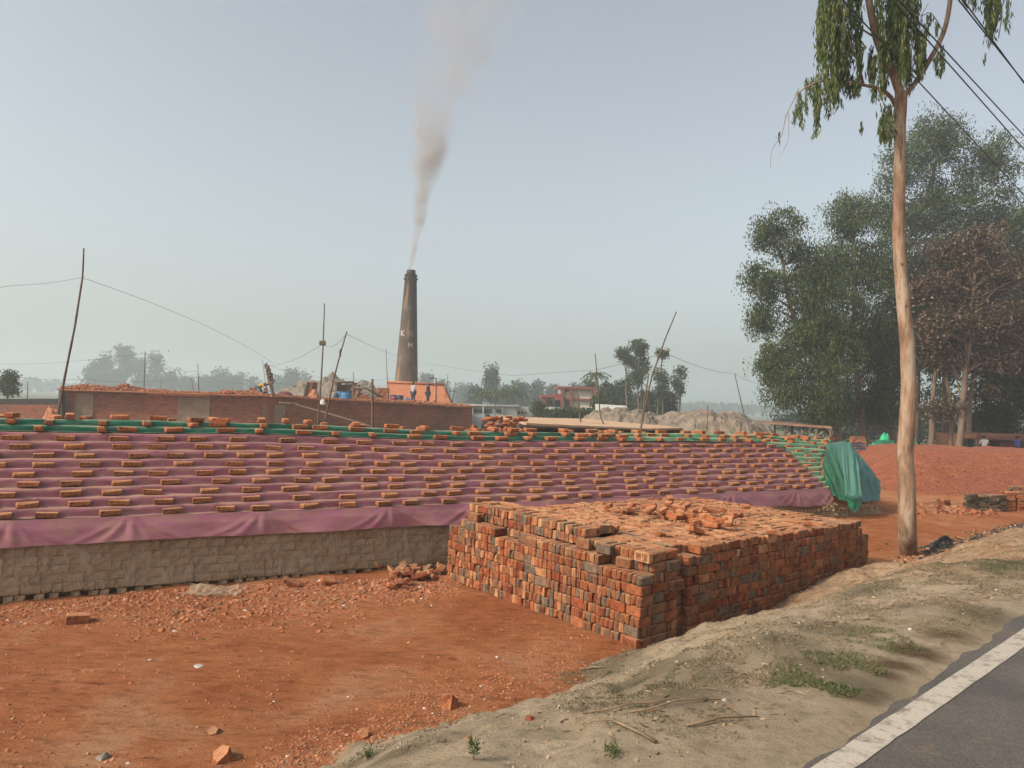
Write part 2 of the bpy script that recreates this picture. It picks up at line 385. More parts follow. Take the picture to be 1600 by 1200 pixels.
BFq = [f for f in BF if len(set(f)) == 4]; BFt = [f[:3] for f in BF if len(set(f)) == 3]
def brick_verts(l, w_, h, r, ch=.006, jit=.004, ck=0):
    out = []
    cj = {}
    for c, ax in BV:
        if c not in cj: cj[c] = [r.uniform(-jit, jit) for _ in range(3)] + [ch * r.uniform(.5, 1.8) * (3.0 if r.random() < ck else 1)]
        j = cj[c]; p = [c[0] * l / 2 + j[0], c[1] * w_ / 2 + j[1], c[2] * h / 2 + j[2]]
        for k in range(3):
            if k != ax: p[k] -= c[k] * j[3]
        out.append(Vector(p))
    return out
def fixfaces(vs, fs):
    out = []
    for f in fs:
        c = sum((vs[i] for i in f), Vector()) / len(f); n = (vs[f[1]] - vs[f[0]]).cross(vs[f[2]] - vs[f[0]])
        out.append(list(f) if n.dot(c) > 0 else list(f)[::-1])
    return out
_v0 = brick_verts(1, 1, 1, random.Random(1), .05, 0); BALL = fixfaces(_v0, BFq + BFt)
def add_brick(mb, M, dims, m=0, r=random, ch=.006, jit=.004, ck=.12):
    vs = brick_verts(*dims, r, ch, jit, ck); mb.add([M @ v for v in vs], BALL, m)
_bm = {}
def brick_mesh(dims, mat, nvar=8, key='b', ch=.006, jit=.004, name='brick'):
    k = (dims, mat.name, key)
    if k not in _bm:
        L = []
        for i in range(nvar):
            me = bpy.data.meshes.new(name); vs = brick_verts(*dims, random.Random(i * 13 + 5), ch, jit, .15)
            me.from_pydata([tuple(v) for v in vs], [], BALL); me.materials.append(mat); me.update(); L.append(me)
        _bm[k] = L
    return random.choice(_bm[k])
def place_brick(M, dims, mat, label, group, name='brick', key='b'):
    o = link(name, brick_mesh(dims, mat, key=key)); o.matrix_world = M
    return tag(o, label, 'brick', group)
ORD = ['lowest', 'second', 'third', 'fourth', 'fifth', 'sixth', 'seventh', 'eighth', 'ninth', 'tenth', 'eleventh', 'twelfth']
# ---------------------------------------------------------------- tarpaulin-covered stack of unfired bricks
DZ, DT, Z0 = .118, .152, 1.07
def tang(x):
    s = .5827 + .0081 * (x + 1.06); a = math.atan(s); return math.cos(a), math.sin(a)
def SP(x, t, z):
    c, s = tang(x); return Vector((x - s * t, fpath(x) + c * t, z))
def hsc(x): return 1 - .10 * sstep(6.5, 9.8, x) - .075 * sstep(-3.8, 0, x)
def zrow(x, r): return Z0 + (min(r, 9) * DZ + max(0, r - 9) * DZ * .72) * hsc(x)          # tread height of row r (0 = top of the apron)
def wr(x, q, a=1.0):
    return a * (.5 * N(x * 1.6, q * .7, 2) + .45 * N(x * 3.5 + q * 2.3, q * 1.5, 5) + .6 * (.5 - abs(N(x * 5 - q * 4, q * 1.6, 7))) + .3 * abs(N(x * 11 + q * 5, q * 2, 3)))
def tarp_mesh(x0, x1, dx, rows, lift, rmin=None, seed=0, back=False, sag=.018):
    """stepped sheet; rows (a,b): row a's tread .. row b's tread"""
    xs = np.arange(x0, x1 + 1e-6, dx); prof = []
    for r in range(rows[0], rows[1] + 1):
        t0 = r * DT
        prof += [(r, t0 + .012, 0.), (r, t0 + .05, .003), (r, t0 + .10, 0.), (r, t0 + DT - .014, -.002)]
        if r < rows[1]: prof += [(r, t0 + DT - .006, DZ * .25), (r, t0 + DT - .012, DZ * .5), (r, t0 + DT - .012, DZ * .75), (r, t0 + DT - .004, DZ * .97)]
    if back:
        R_ = rows[1]
        for k in range(1, 9): prof.append((R_, R_ * DT + DT + k * .1, -.006 * k))
        for k in range(1, 12): prof.append((R_, R_ * DT + DT + .8 + k * .16, -.05 - k * DZ * .95))
    v = []
    for x in xs:
        for j, (r, t, dz) in enumerate(prof):
            q = r * 1.0 + dz * 8 + seed; riser = dz > .01 * 1 and not back or (0.01 < dz)
            d = wr(x, q)
            z = zrow(x, r) + dz * hsc(x) * (.72 if r >= 9 and 0 < dz <= DZ else 1) + lift + (.007 * N(x * 3, q, 4)) + .016 * N(x * .9, r * 2.3, 11)
            t2 = t - lift - (abs(d) * sag * 2.6 if riser else sag * .4 * d)
            # sagging swags between weights
            if riser: z += .006 * N(x * 9, q * 3, 1)
            v.append(SP(x, t2 + .03 * N(x * .5, r * .9, 3), z))
    nx, ny = len(prof), len(xs); i = (np.arange(ny - 1)[:, None] * nx + np.arange(nx - 1)[None])
    keep = np.ones_like(i, dtype=bool)
    if rmin:
        for a_, x in enumerate(xs[:-1]):
            for b_, pr in enumerate(prof[:-1]):
                if not rmin(x, pr[0]): keep[a_, b_] = False
    i = i[keep].ravel(); return np.array(v), np.stack([i, i + nx, i + nx + 1, i + 1], 1)
def tarp_mat(name, c1, c2, dust=(.36, .23, .135), da=.8, rough=.5, trans=0, dall=.15):
    m, t, b = newmat(name); nz, g = normz(t); f = tex(t, 1.4, 6, .65); f2 = tex(t, 9, 5, .7, stretch=(1, 1, 2.5)); col = mix(t, c1, c2, f)
    mr = nd(t, 'ShaderNodeMapRange'); mr.inputs[1].default_value = .55; mr.inputs[2].default_value = .93; mr.inputs[4].default_value = da; t.links.new(nz, mr.inputs[0])
    ml = nd(t, 'ShaderNodeMath', operation='MULTIPLY'); t.links.new(mr.outputs[0], ml.inputs[0]); t.links.new(ramp(t, f2, [(.32, .55), (.6, 1.)]), ml.inputs[1])
    col = mix(t, col, dust, ramp(t, tex(t, 3.2, 7, .75, stretch=(.8, 1, 2.6), dist=.8), [(.42, 0.), (.68, dall)])); col = mix(t, col, dust, ml.outputs[0])
    t.links.new(col, b.inputs['Base Color']); b.inputs['Roughness'].default_value = rough; b.inputs['Specular IOR Level'].default_value = .4
    bump(t, b, f2, .25, .02)
    return m
M_pur = tarp_mat('purple_tarp', (.27, .09, .135), (.34, .13, .18), dall=.6)
M_grn = tarp_mat('green_tarp', (.0, .13, .085), (.01, .19, .12), (.33, .26, .17), .85, dall=.3)
M_pgr = tarp_mat('pale_green_tarp', (.06, .34, .19), (.20, .46, .29), (.38, .36, .22), .8, dall=.85)
M_teal = tarp_mat('teal_tarp', (.0, .09, .075), (.01, .13, .10), (.2, .2, .15), .3, .4, dall=.25)
M_dgr = tarp_mat('deep_green_tarp', (.0, .12, .045), (.0, .17, .07), (.2, .2, .15), .3, .4, dall=.2)
# purple sheet
XL, XR = -13.0, 7.6
v, f = tarp_mesh(XL, XR, .045, (0, 9), 0)
# apron
PINS = []; _x = XL
while _x < XR + 1: PINS.append(_x); _x += 1.15 + .9 * abs(N(_x * 3.3, 2.2)) * 2
xs = np.arange(XL, XR + 1e-6, .03); K = 16; va = []
for x in xs:
    bz = .745 + .035 * N(x * .35, 2) + .02 * N(x * 1.7, 9) - .05 * sstep(5, 7.6, x)
    # gathers where the sheet hangs from a point of the edge
    pu = min(PINS, key=lambda p_: abs(p_ - x)); du = x - pu; sgn = abs(du)
    for k in range(K):
        q = k / (K - 1); z = zrow(x, 0) * (1 - q) + bz * q
        z += -.02 * (1 - q) * abs(N(x * 1.1, 3.3)) * 4 * q
        fold = .45 * N(x * 1.1 + q * .5, 1.1) + .22 * N(x * 2.3 - q * .9, 6.1)
        rid = sum(a_ * math.exp(-((du - c_ * (.12 + q)) / (.025 + .05 * q)) ** 2) for c_, a_ in ((-.55, .5), (-.26, .8), (.03, 1.), (.22, .7), (.5, .6)))
        z -= .02 * math.sin(min(1, sgn / .8) * 3.14) * 4 * q * (1 - q)
        va.append(SP(x, -.015 - .035 * q - (.09 + .13 * q) * (fold + .25) * min(1, q * 3) - .03 * rid * math.sin(.4 + q * 2.4), z))
i = (np.arange(len(xs) - 1)[:, None] * K + np.arange(K - 1)[None]).ravel()
fa = np.stack([i, i + 1, i + K + 1, i + K], 1)
root = empty('purple_tarpaulin', SP(-1, 0, 0), 0, 'dusty purple plastic sheet spread over the long stepped stack, hanging at its front edge', 'tarpaulin')
def world_part(name, me):
    o = link(name, me, root); o.matrix_parent_inverse = Matrix.Translation(-root.location); return o
world_part('stepped_sheet', npmesh('stepped_sheet', v, f, M_pur, smooth=True))
o = world_part('hanging_edge', npmesh('hanging_edge', np.array(va), fa, M_pur, smooth=True))
# green sheet over the ridge
v, f = tarp_mesh(XL, 9.8, .07, (9, 11), .012, None, 4, True, .022)
o = link('green_tarpaulin', npmesh('green_tarpaulin', v, f, M_grn, smooth=True)); tag(o, 'dark green plastic sheet along the ridge of the stack above the purple one', 'tarpaulin')
# pale green sheet at the right end
def xmax(r): return 7.6 + 2.3 * (min(11, max(0, r)) / 11) ** 1.5
def keep_p(x, r):
    if x < 7.0 + .0 * r: return r >= 9 and x > 3.2 + .5 * N(r * 3, 1)
    return x < xmax(r) and x > 7.0 + (.45 if r < 8 else 0)
v, f = tarp_mesh(2.6, 9.9, .07, (0, 11), .026, keep_p, 9, False, .022)
o = link('pale_green_tarpaulin', npmesh('pale_green_tarpaulin', v, f, M_pgr, smooth=True)); tag(o, 'pale sun-bleached green sheet over the right end of the stepped stack', 'tarpaulin')
# hanging drapes of the end
def loft(name, top, bot, n, k, amp, freq, mat, parent=None, seed=0, horiz=0):
    def samp(c, u):
        u = u * (len(c) - 1); i = min(int(u), len(c) - 2); return c[i].lerp(c[i + 1], u - i)
    v = []
    for a in range(n):
        u = a / (n - 1); A, B = samp(top, u), samp(bot, u)
        for b_ in range(k):
            q = b_ / (k - 1); p = A.lerp(B, q)
            nn = Vector((.55, -.83, .1))
            ph = u * freq + .25 * N(u * 3, q * 1.2, seed) 
            d = amp * math.sin(q * 2.6 + .35) * (math.sin(ph * 6.283) * .5 + .8 * N(u * freq * 1.7, q * .7, seed + 3) + .5 * N(u * freq * 4, q * 1.5, seed + 5) + .8 * (.45 - abs(N(u * freq * 2.6 + q * 1.5, q * 2.2, seed + 7))) + .3 * N(u * 40, q * 12, seed + 9)) + horiz * N(u * 2, q * 7, seed + 8)
            p = p + nn * (d + .03)
            if b_ == k - 1: p.z += .02 * N(u * 9, seed)
            v.append(p)
    i = (np.arange(n - 1)[:, None] * k + np.arange(k - 1)[None]).ravel()
    return npmesh(name, np.array(v), np.stack([i, i + 1, i + k + 1, i + k], 1), mat, smooth=True)
tops = [SP(xmax(r) - .12, r * DT - .03, zrow(xmax(r), r) + .05) for r in (0, 2, 4, 6, 8, 10)]
ridge_end = tops[-1]
tops2 = [SP(9.0, 9 * DT, zrow(9, 9) + .05), P(1321, 688, 20.4), P(1345, 715, 20.2), P(1372, 750, 19.9)]
root = empty('end_drape', SP(8.6, 0, .3), 0, 'green and teal sheets hanging in folds over the right end of the stack', 'tarpaulin')
bots = [P(1297, 768, 18.1), P(1302, 775, 18.0), P(1310, 781, 18.05), P(1322, 783, 18.1), P(1336, 784, 18.3)]
world_part('green_folds', loft('green_folds', tops, bots, 70, 22, .07, 4, M_dgr, seed=1))
bot2 = [P(1325, 784, 18.2), P(1340, 784, 18.5), P(1356, 783, 18.8), P(1373, 783, 19.2)]
world_part('teal_folds', loft('teal_folds', tops2, bot2, 70, 24, .07, 5, M_teal, seed=3, horiz=.03))
world_part('teal_flap', loft('teal_flap', [P(1313, 700, 19.3), P(1325, 690, 19.6), P(1332, 700, 19.6)], [P(1319, 774, 17.85), P(1332, 775, 17.9), P(1345, 774, 18.0)], 30, 22, .05, 2, tarp_mat('light_teal_tarp', (.01, .13, .10), (.03, .20, .15), (.25, .25, .2), .3, .45, dall=.3), seed=5))
world_part('lower_tail', loft('lower_tail', [P(1317, 776, 18.0), P(1333, 780, 18.1), P(1346, 778, 18.25)], [P(1328, 796, 17.9), P(1333, 801, 17.9), P(1343, 790, 18.1)], 20, 10, .06, 1.5, M_dgr, seed=6))
# end wall beyond the drape corner
xe = 9.25
# raw bricks of the wall
raws = []
r_ = random.Random(3)
for k in range(7):
    x = XL + r_.random() * .1
    while x < xe:
        c, s = tang(x); rz = math.atan2(s, c); zb = zbase(x, fpath(x))
        if k == 0:
            wdt, gap = .115, r_.choice((.01, .05, .1, .13)); ln = .24
            dims = (.115, .24, .115)
        else:
            if r_.random() < .45: wdt, gap, dims = .24, .006, (.24, .075, .118)
            else: wdt, gap, dims = .118, .005, (.118, .24, .118)
        z = -.03 + k * .122 + .06 + zb * .15
        dd = dims[1] / 2 + .03 + r_.uniform(-.006, .006)
        p = SP(x + wdt / 2 * c, dd, z)
        raws.append((p, rz + r_.uniform(-.015, .015), dims, k, x)); x += (wdt + gap) * c
raws.sort(key=lambda q: (0 if -7.6 < q[4] < -.6 else 1, q[0].length))
mbr = MB()
for i, (p, rz, dims, k, x) in enumerate(raws):
    M = Matrix.Translation(p) @ Matrix.Rotation(rz, 4, 'Z')
    if i < 300:
        place_brick(M, dims, M_raw, 'unfired grey-brown brick under clear plastic, %s course of the long wall' % (ORD[k] if k else 'bottom'), 'unfired bricks of the long wall, %s course' % ORD[k], 'unfired_brick')
    else: add_brick(mbr, M, dims, 0, r_)
# interior body, end wall
for k in range(6):
    z = .06 + k * .122; c, s = tang(xe); x = 0
    while x < 2.4:
        p = SP(xe - .03, .05 + x + .06, z); add_brick(mbr, Matrix.Translation(p) @ Matrix.Rotation(math.atan2(s, c) + .02, 4, 'Z'), (.24, .118, .118), 0, r_); x += .123
for x0 in np.arange(XL, xe - .3, 1.0):
    c, s = tang(x0 + .5); xx = min(x0 + .5, xe - .5)
    mbr.box(SP(min(xx, 8.3), 1.35, .45), (1.22, 2.3, .9), math.atan2(s, c), 0)
    if xx < 7.6: mbr.box(SP(xx, 1.9, 1.3), (1.22, 1.0, .9), math.atan2(s, c), 0)
o = mbr.build('unfired_bricks', M_raw); tag(o, 'remaining unfired bricks stacked under the sheets', 'bricks', kind='stuff')
# clear plastic over the wall
m, t, b = newmat('clear_plastic'); b.inputs['Base Color'].default_value = (.46, .37, .26, 1); b.inputs['Roughness'].default_value = .45; b.inputs['Specular IOR Level'].default_value = .35
f = tex(t, 2.0, 8, .72, stretch=(2.6, 1, .9), dist=.25); tr = nd(t, 'ShaderNodeBsdfTransparent'); mx = nd(t, 'ShaderNodeMixShader')
t.links.new(ramp(t, f, [(.38, .22), (.52, .36), (.64, .70), (.72, .9)]), mx.inputs[0]); t.links.new(tr.outputs[0], mx.inputs[1]); t.links.new(b.outputs[0], mx.inputs[2]); t.links.new(mx.outputs[0], t.nodes['Material Output'].inputs[0]); bump(t, b, f, 1.0, .06)  # gloss on the wrinkles is put in as streaks of higher opacity
xs = np.arange(XL, -.72, .045); K = 20; va = []
for x in xs:
    for k in range(K):
        q = k / (K - 1); z = .80 * (1 - q) + (.135 + .03 * N(x * .9, 7) + .05 * sstep(-2, -.7, x)) * q
        fo = .5 * N(x * 1.1 + q * 1.6, q * .6, 3) + .5 * N(x * 3.3 - q * 3.2, q * .9, 5) + .3 * abs(N(x * 8 + q * 6 * math.copysign(1, N(x * .6, 2)), q, 8))
        va.append(SP(x, .012 - .028 * q - .06 * max(-.5, fo), z))
i = (np.arange(len(xs) - 1)[:, None] * K + np.arange(K - 1)[None]).ravel()
o = link('plastic_sheet', npmesh('plastic_sheet', np.array(va), np.stack([i, i + 1, i + K + 1, i + K], 1), m, smooth=True)); tag(o, 'wrinkled clear plastic sheet covering the low wall below the purple tarpaulin', 'plastic sheet')
# bunched plastic at its right end
mb = MB()
for k in range(5):
    x = -.95 + k * .06; mb.tube([SP(x, -.03, .75), SP(x + .02 + .05 * N(k, 1), -.07, .5), SP(x - .05 + .06 * k * .5, -.06, .3), SP(x + .03, -.09, .14 + .02 * k)], [.012, .022, .016, .01], 6)
tag(mb.build('plastic_bunch', m), 'gathered end of the clear plastic hanging beside the red brick stack', 'plastic sheet')
# weights on the sheets
wts = []
r_ = random.Random(21)
for r in range(0, 12):
    x = XL + r_.random() * .5 + (.3 if r % 2 else 0)
    xm = 7.5 if r < 9 else xmax(r) - .15
    while x < (xmax(r) - .12 if r else 7.5):
        tt = r * DT + .075 + r_.uniform(-.012, .012); kk = 1
        sp_ = .54 * r_.uniform(.72, 1.28) if r < 9 else .50 * r_.uniform(.6, 1.5)
        wts.append((x, tt, r, 0, r_.gauss(0, .08) + (1.57 if r >= 9 and r_.random() < .55 else 0)))
        if r in (9, 10) and r_.random() < .15: wts.append((x + .05, tt + r_.uniform(0, .03), r, 1, r_.uniform(-.5, .5)))
        x += sp_
for k in range(34):   # second line of weights on the broad ridge
    x = r_.uniform(XL, 9.3); wts.append((x, 12 * DT + r_.uniform(.05, .5), 11, 0, 1.57 + r_.uniform(-.3, .3)))
wts.sort(key=lambda q: (0 if abs(q[0] / max(.1, fpath(q[0]))) < .72 else 1, SP(q[0], q[1], 0).length))
mbw = MB()
for i, (x, tt, r, st, dr) in enumerate(wts):
    c, s = tang(x); rz = math.atan2(s, c) + dr
    z = zrow(x, r) + .012 * N(x * .8, r * 2.3, 11) + .04 + st * .072 + (.02 if r >= 9 else .004) + (-.04 if tt > 12 * DT else 0)
    dims = (.262, .12, .071); on = r < 9 and x < 7.35; M = Matrix.Translation(SP(x, tt, z)) @ Matrix.Rotation(rz, 4, 'Z') @ Matrix.Rotation(r_.uniform(-.05, .05), 4, 'Y')
    if i < 300:
        sheet_ = 'purple sheet' if on else ('pale green end sheet' if x > 7.3 else 'green ridge sheet')
        place_brick(M, dims, M_tb if on or r_.random() < .4 else M_tb2, 'dusty brick on the %s, %s row up' % (sheet_, ORD[r] if r else 'first') + (', upper of a pair' if st else ''), 'weights on the %s, row %d%s' % (sheet_, r + 1, ' upper' if st else ''), 'weight_brick', 'w')
    else: add_brick(mbw, M, dims, 0 if on else 1, r_)
o = mbw.build('distant_bricks', [M_tb, M_tb2]); tag(o, 'small distant weight bricks on the far end and ridge of the sheets', 'bricks', kind='stuff')

# ---------------------------------------------------------------- square stack of fired bricks
A0 = Vector((1.56, 8.86)); U = Vector((.733, .680)); V = Vector((-.600, .800))
CE = .243; NA, NB = 17, 26
def Hst(ia, ib):
    if ib >= 25: return 7
    if ib == 0:
        a = ia * CE
        return 7 if a < .7 else (8 if a < 2.1 else (7 if a < 2.9 else 8 if a < 3.6 else 7))
    if ia >= 16: return 8 if ib > 1 else 7
    if ib == 1 and False: return 9
    if ib in (3, 4) and ia == 0: return 8
    if ib == 24: return 9
    return 9 if (ia < 5 or ib > 3) else 10
def bpos(a, b_, z): 
    wob = .03 * N(b_ * .8, z * 1.2, 4) - .02 * N(b_ * 2.1, z * 3, 6)
    p = A0 + V * (a + wob) + U * (b_ + .02 * N(a * 1.2, z, 9)); return Vector((p.x, p.y, z - .013 * b_ + .012 * N(a, b_, 3) + .012 * N(a * .35, b_ * .35, 8)))
ang_u = math.atan2(U.y, U.x); ang_v = math.atan2(V.y, V.x)
items = []; r_ = random.Random(5)
for ia in range(NA):
    for ib in range(NB):
        H = Hst(ia, ib)
        nb = [Hst(max(0, min(NA - 1, ia + da)), max(0, min(NB - 1, ib + db))) if 0 <= ia + da < NA and 0 <= ib + db < NB else 0 for da, db in ((1, 0), (-1, 0), (0, 1), (0, -1))]
        for k in range(H):
            exposed = k >= H - 1 or any(k >= n_ for n_ in nb)
            if not exposed: continue
            if ia == 0 and ib == 0: along_u = k % 2 == 0
            elif ib <= 1 and k < H: along_u = r_.random() < .93
            elif ia == 0: along_u = (ib + k) % 2 == 0 if r_.random() < .85 else r_.random() < .5
            else: along_u = r_.random() < (.15 if ib < 12 else .45)
            if k == H - 1 and ib > 1 and ia > 0: along_u = r_.random() < (.12 if ib < 12 else .5)
            face = 'left' if ib <= 1 and not (k == H - 1 and ib == 1 and ia > 1 and False) else ('right' if ia == 0 else 'top')
            if k == H - 1 and ib > 1 and ia > 0: face = 'top'
            for j in range(3):
                oa, ob = ia * CE + CE / 2, ib * CE + CE / 2; off = (j - 1) * .0795 + r_.uniform(-.004, .004)
                if along_u: pa, pb, rz = oa + off, ob + r_.uniform(-.012, .012), ang_u
                else: pa, pb, rz = oa + r_.uniform(-.012, .012), ob + off, ang_v
                if ia == 0 and ib == 3: pa += .11
                elif ia == 0 and ib > 3: pa += .02
                z = (k + .5) * .1205 + r_.uniform(-.002, .002)
                if k == H - 1 and ib > 0: z += r_.uniform(-.014, .012) + .014 * N(oa * 3, ob * 3, 5)
                p = bpos(pa, pb, z); u_ = r_.random()
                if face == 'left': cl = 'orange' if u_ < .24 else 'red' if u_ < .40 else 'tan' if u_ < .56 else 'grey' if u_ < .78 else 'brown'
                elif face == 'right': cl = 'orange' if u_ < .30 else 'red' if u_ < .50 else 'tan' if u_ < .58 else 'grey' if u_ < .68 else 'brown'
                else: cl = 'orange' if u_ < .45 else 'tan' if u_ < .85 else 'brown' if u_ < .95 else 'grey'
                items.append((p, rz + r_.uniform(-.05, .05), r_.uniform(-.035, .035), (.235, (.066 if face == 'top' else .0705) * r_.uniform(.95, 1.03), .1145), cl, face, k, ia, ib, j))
def vis(it):
    p, face, ia, ib, k = it[0], it[5], it[7], it[8], it[6]
    front = ib == 0 or ia == 0 or k >= Hst(ia, ib) - 1 or ib == 1
    return (0 if front else 1, (p - CP).length)
items.sort(key=vis); mbp = MB(); cnames = {'orange': 'orange', 'red': 'deep red', 'tan': 'pale tan', 'grey': 'burnt grey', 'brown': 'dull brown'}
stamp_done = []
for i, (p, rz, ry, dims, cl, face, k, ia, ib, j) in enumerate(items):
    M = Matrix.Translation(p) @ Matrix.Rotation(rz, 4, 'Z') @ Matrix.Rotation(ry, 4, 'Y')
    if i < 300:
        fc = {'left': 'left side', 'right': 'right side', 'top': 'top'}[face]
        wh = 'at the near corner' if ia < 2 and ib < 2 else ('near the near corner' if ia < 5 and ib < 5 else 'further back')
        lb = '%s brick, %s of the square stack, %s course, %s' % (cnames[cl], fc, ORD[k], wh)
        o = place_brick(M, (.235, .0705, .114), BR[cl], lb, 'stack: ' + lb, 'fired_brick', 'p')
    else: add_brick(mbp, M, dims, BRL.index(cl), r_)
o = mbp.build('stacked_bricks', BRM); tag(o, 'rest of the fired bricks in the square stack', 'bricks', kind='stuff')
# single bricks left on the step of the left side
for ia, k, cl in ((3.0, 8, 'grey'),  (9.6, 8, 'grey'), (9.3, 8, 'brown'), (15.2, 8, 'grey'), (15.5, 8, 'tan'), (14.8, 8, 'brown'), (4.6, 8, 'brown')):
    pa = ia * CE; z = (Hst(int(ia), 0) + .5) * .1205 + .003
    place_brick(Matrix.Translation(bpos(pa, .13, z)) @ Matrix.Rotation(ang_v + .05, 4, 'Z'), (.24, .0735, .117), BR[cl], '%s loose brick on the step of the left side of the stack' % cnames[cl], 'loose bricks on the step, ' + cl, 'brick', 'p')
# stamped bricks at the near corner (raised strokes, darkened as the shade of pressed letters)
STROKES = {'B': [[(0, 0), (0, 1), (.5, 1), (.55, .75), (.4, .52), (.6, .3), (.5, 0), (0, 0)], [(0, .52), (.4, .52)]], 'S': [[(.55, .85), (.3, 1), (.05, .8), (.5, .35), (.3, 0), (0, .15)]],
           'T': [[(0, 1), (.6, 1)], [(.3, 1), (.3, 0)]], 'A': [[(0, 0), (.3, 1), (.6, 0)], [(.12, .4), (.48, .4)]], 'K': [[(0, 0), (0, 1)], [(.55, 1), (0, .45), (.6, 0)]], 'N': [[(0, 0), (0, 1), (.6, 0), (.6, 1)]], 'M': [[(0, 0), (0, 1), (.35, .4), (.7, 1), (.7, 0)]]}
M_stamp = simple('stamp_shade', (.10, .04, .02), (.15, .06, .03), 20)
def stamped(a, b_, z, face, cl, lab):
    rz = ang_v if face == 'left' else ang_u
    n = -U if face == 'left' else -V
    p = bpos(a, b_, z); rt = empty('stamped_brick', p - Vector((0, 0, .06)), 0, lab, 'brick')
    mb = MB(); add_brick(mb, Matrix.Translation(p) @ Matrix.Rotation(rz, 4, 'Z'), (.243, .078, .118), 0, r_); part('body', mb, BR[cl], rt)
    ex = Vector((V.x, V.y, 0)) * -1 if face == 'left' else Vector((U.x, U.y, 0)); n3 = Vector((n.x, n.y, 0)); 
    mb = MB(); fr = [(-.085, -.036), (.085, -.036), (.085, .036), (-.085, .036), (-.085, -.036)]
    def st(q0, q1, wd=.005):
        d = (Vector(q1) - Vector(q0)); l = d.length; d = d / l; e = Vector((-d.y, d.x)) * wd / 2; q0 = Vector(q0) - d * wd * .4; q1 = Vector(q1) + d * wd * .4
        vs = [q0 - e, q1 - e, q1 + e, q0 + e]; W = [p + n3 * .0395 + ex * q.x + Vector((0, 0, q.y)) for q in vs]; mb.poly(W, n3 * .0028)
    for q0, q1 in zip(fr, fr[1:]): st(q0, q1)
    for ci, chx in enumerate('BSTA'):
        ox = -.07 + ci * .037
        for ln in STROKES[chx]:
            for q0, q1 in zip(ln, ln[1:]): st((ox + q0[0] * .045, -.022 + q0[1] * .044), (ox + q1[0] * .045, -.022 + q1[1] * .044), .006)
    part('stamp', mb, M_stamp, rt)
stamped(.125, -.012, .062, 'left', 'orange', 'orange brick with a lettered stamp at the bottom of the near corner')
stamped(.14, .205, 8.5 * .1205, 'left', 'tan', 'tan brick with a lettered stamp at the top of the near corner')
stamped(.44, .205, 7.5 * .1205, 'left', 'brown', 'brown lettered brick one course under the top near corner')
stamped(.0, .70, 5.5 * .1205, 'right', 'brown', 'brown lettered brick facing the road, sixth course of the stack')
stamped(.0, .62, 7.5 * .1205, 'right', 'grey', 'grey lettered brick facing the road, eighth course of the stack')
# heap of loose bricks on top
r_ = random.Random(9); TOPZ = 9 * .1205
cnt = 0
for k in range(58):
    if k < 50: px = r_.gauss(1075, 42); py = 812 + (px - 1075) * .11 + r_.gauss(0, 8.5)
    else: px, py = [(1262, 822), (1205, 835), (1130, 800), (1045, 790), (950, 800), (1165, 800), (1030, 838), (1110, 822)][k - 50]
    q = G(px, py, 1.06); z = 1.085 - .013 * 2 + (.06 if r_.random() < .3 else 0)
    dims = (.24, .115, .072); dims2 = dims if r_.random() < .5 else (.13, .11, .072)
    tilt = r_.uniform(-.5, .5) if k < 50 else r_.uniform(-.1, .1)
    M = Matrix.Translation((q.x, q.y, z + .035 + abs(tilt) * .05)) @ Euler((r_.uniform(-.3, .3) + (1.57 if r_.random() < .3 else 0), tilt, r_.uniform(0, 3.1))).to_matrix().to_4x4()
    lb = ('red brick thrown on the loose heap on top of the square stack' if dims2 == dims else 'broken half brick in the loose heap on top of the square stack') if k < 50 else ['lone red brick lying near the right end of the stack top', 'lone brick on the stack top nearest its right front edge', 'lone brick on the stack top behind the loose heap', 'small brick on the back edge of the stack top', 'brick lying on the left half of the stack top', 'brick on the stack top just right of the loose heap', 'brick on the stack top in front of the loose heap', 'lone brick to the right of the middle of the stack top'][k - 50]
    place_brick(M, dims2, M_tb2 if r_.random() < .7 else BR['orange'], lb, ('loose bricks heaped on the stack' if dims2 == dims else 'broken bricks heaped on the stack') if k < 50 else None, 'brick' if dims2 == dims else 'brick_fragment', 'h')
# ---------------------------------------------------------------- debris on the ground
def surf(x, y):
    t_, s = road_t(x, y)
    return max(zyard(x, y), zverge(x, y)) if t_ < 5 else zyard(x, y)
def chip(mb, x, y, s, m, r, z=None, fl=.5):
    z = surf(x, y) if z is None else z
    n = r.randint(5, 7); 
    M = Euler((r.uniform(-.5, .5), r.uniform(-.5, .5), r.uniform(0, 6.3))).to_matrix()
    top = [M @ Vector((math.cos(a * 6.283 / n) * s * r.uniform(.35, .6), math.sin(a * 6.283 / n) * s * r.uniform(.3, .5), s * fl * .5 * r.uniform(.6, 1.1))) for a in range(n)]
    bot = [M @ Vector((math.cos(a * 6.283 / n) * s * r.uniform(.5, .7), math.sin(a * 6.283 / n) * s * r.uniform(.4, .6), -s * fl * .5)) for a in range(n)]
    c = Vector((x, y, z + s * fl * .22))
    mb.add([c + v for v in bot + top], [list(range(n))[::-1], [n + i for i in range(n)]] + [(i, (i + 1) % n, n + (i + 1) % n, n + i) for i in range(n)], m)
M_soilchip = simple('soil_clod', (.26, .09, .04), (.36, .14, .065), 9, .95)
M_sandclod = simple('sand_clod', (.24, .18, .115), (.34, .26, .17), 9, .95)
M_white = simple('pale_litter', (.45, .42, .38), (.6, .57, .52), 5, .7)
M_coal = simple('coal_ash', (.02, .02, .022), (.06, .055, .05), 9, .8)
M_twig = simple('dry_twig', (.12, .08, .05), (.25, .18, .11), 8, .9)
r_ = random.Random(77); mb = MB()
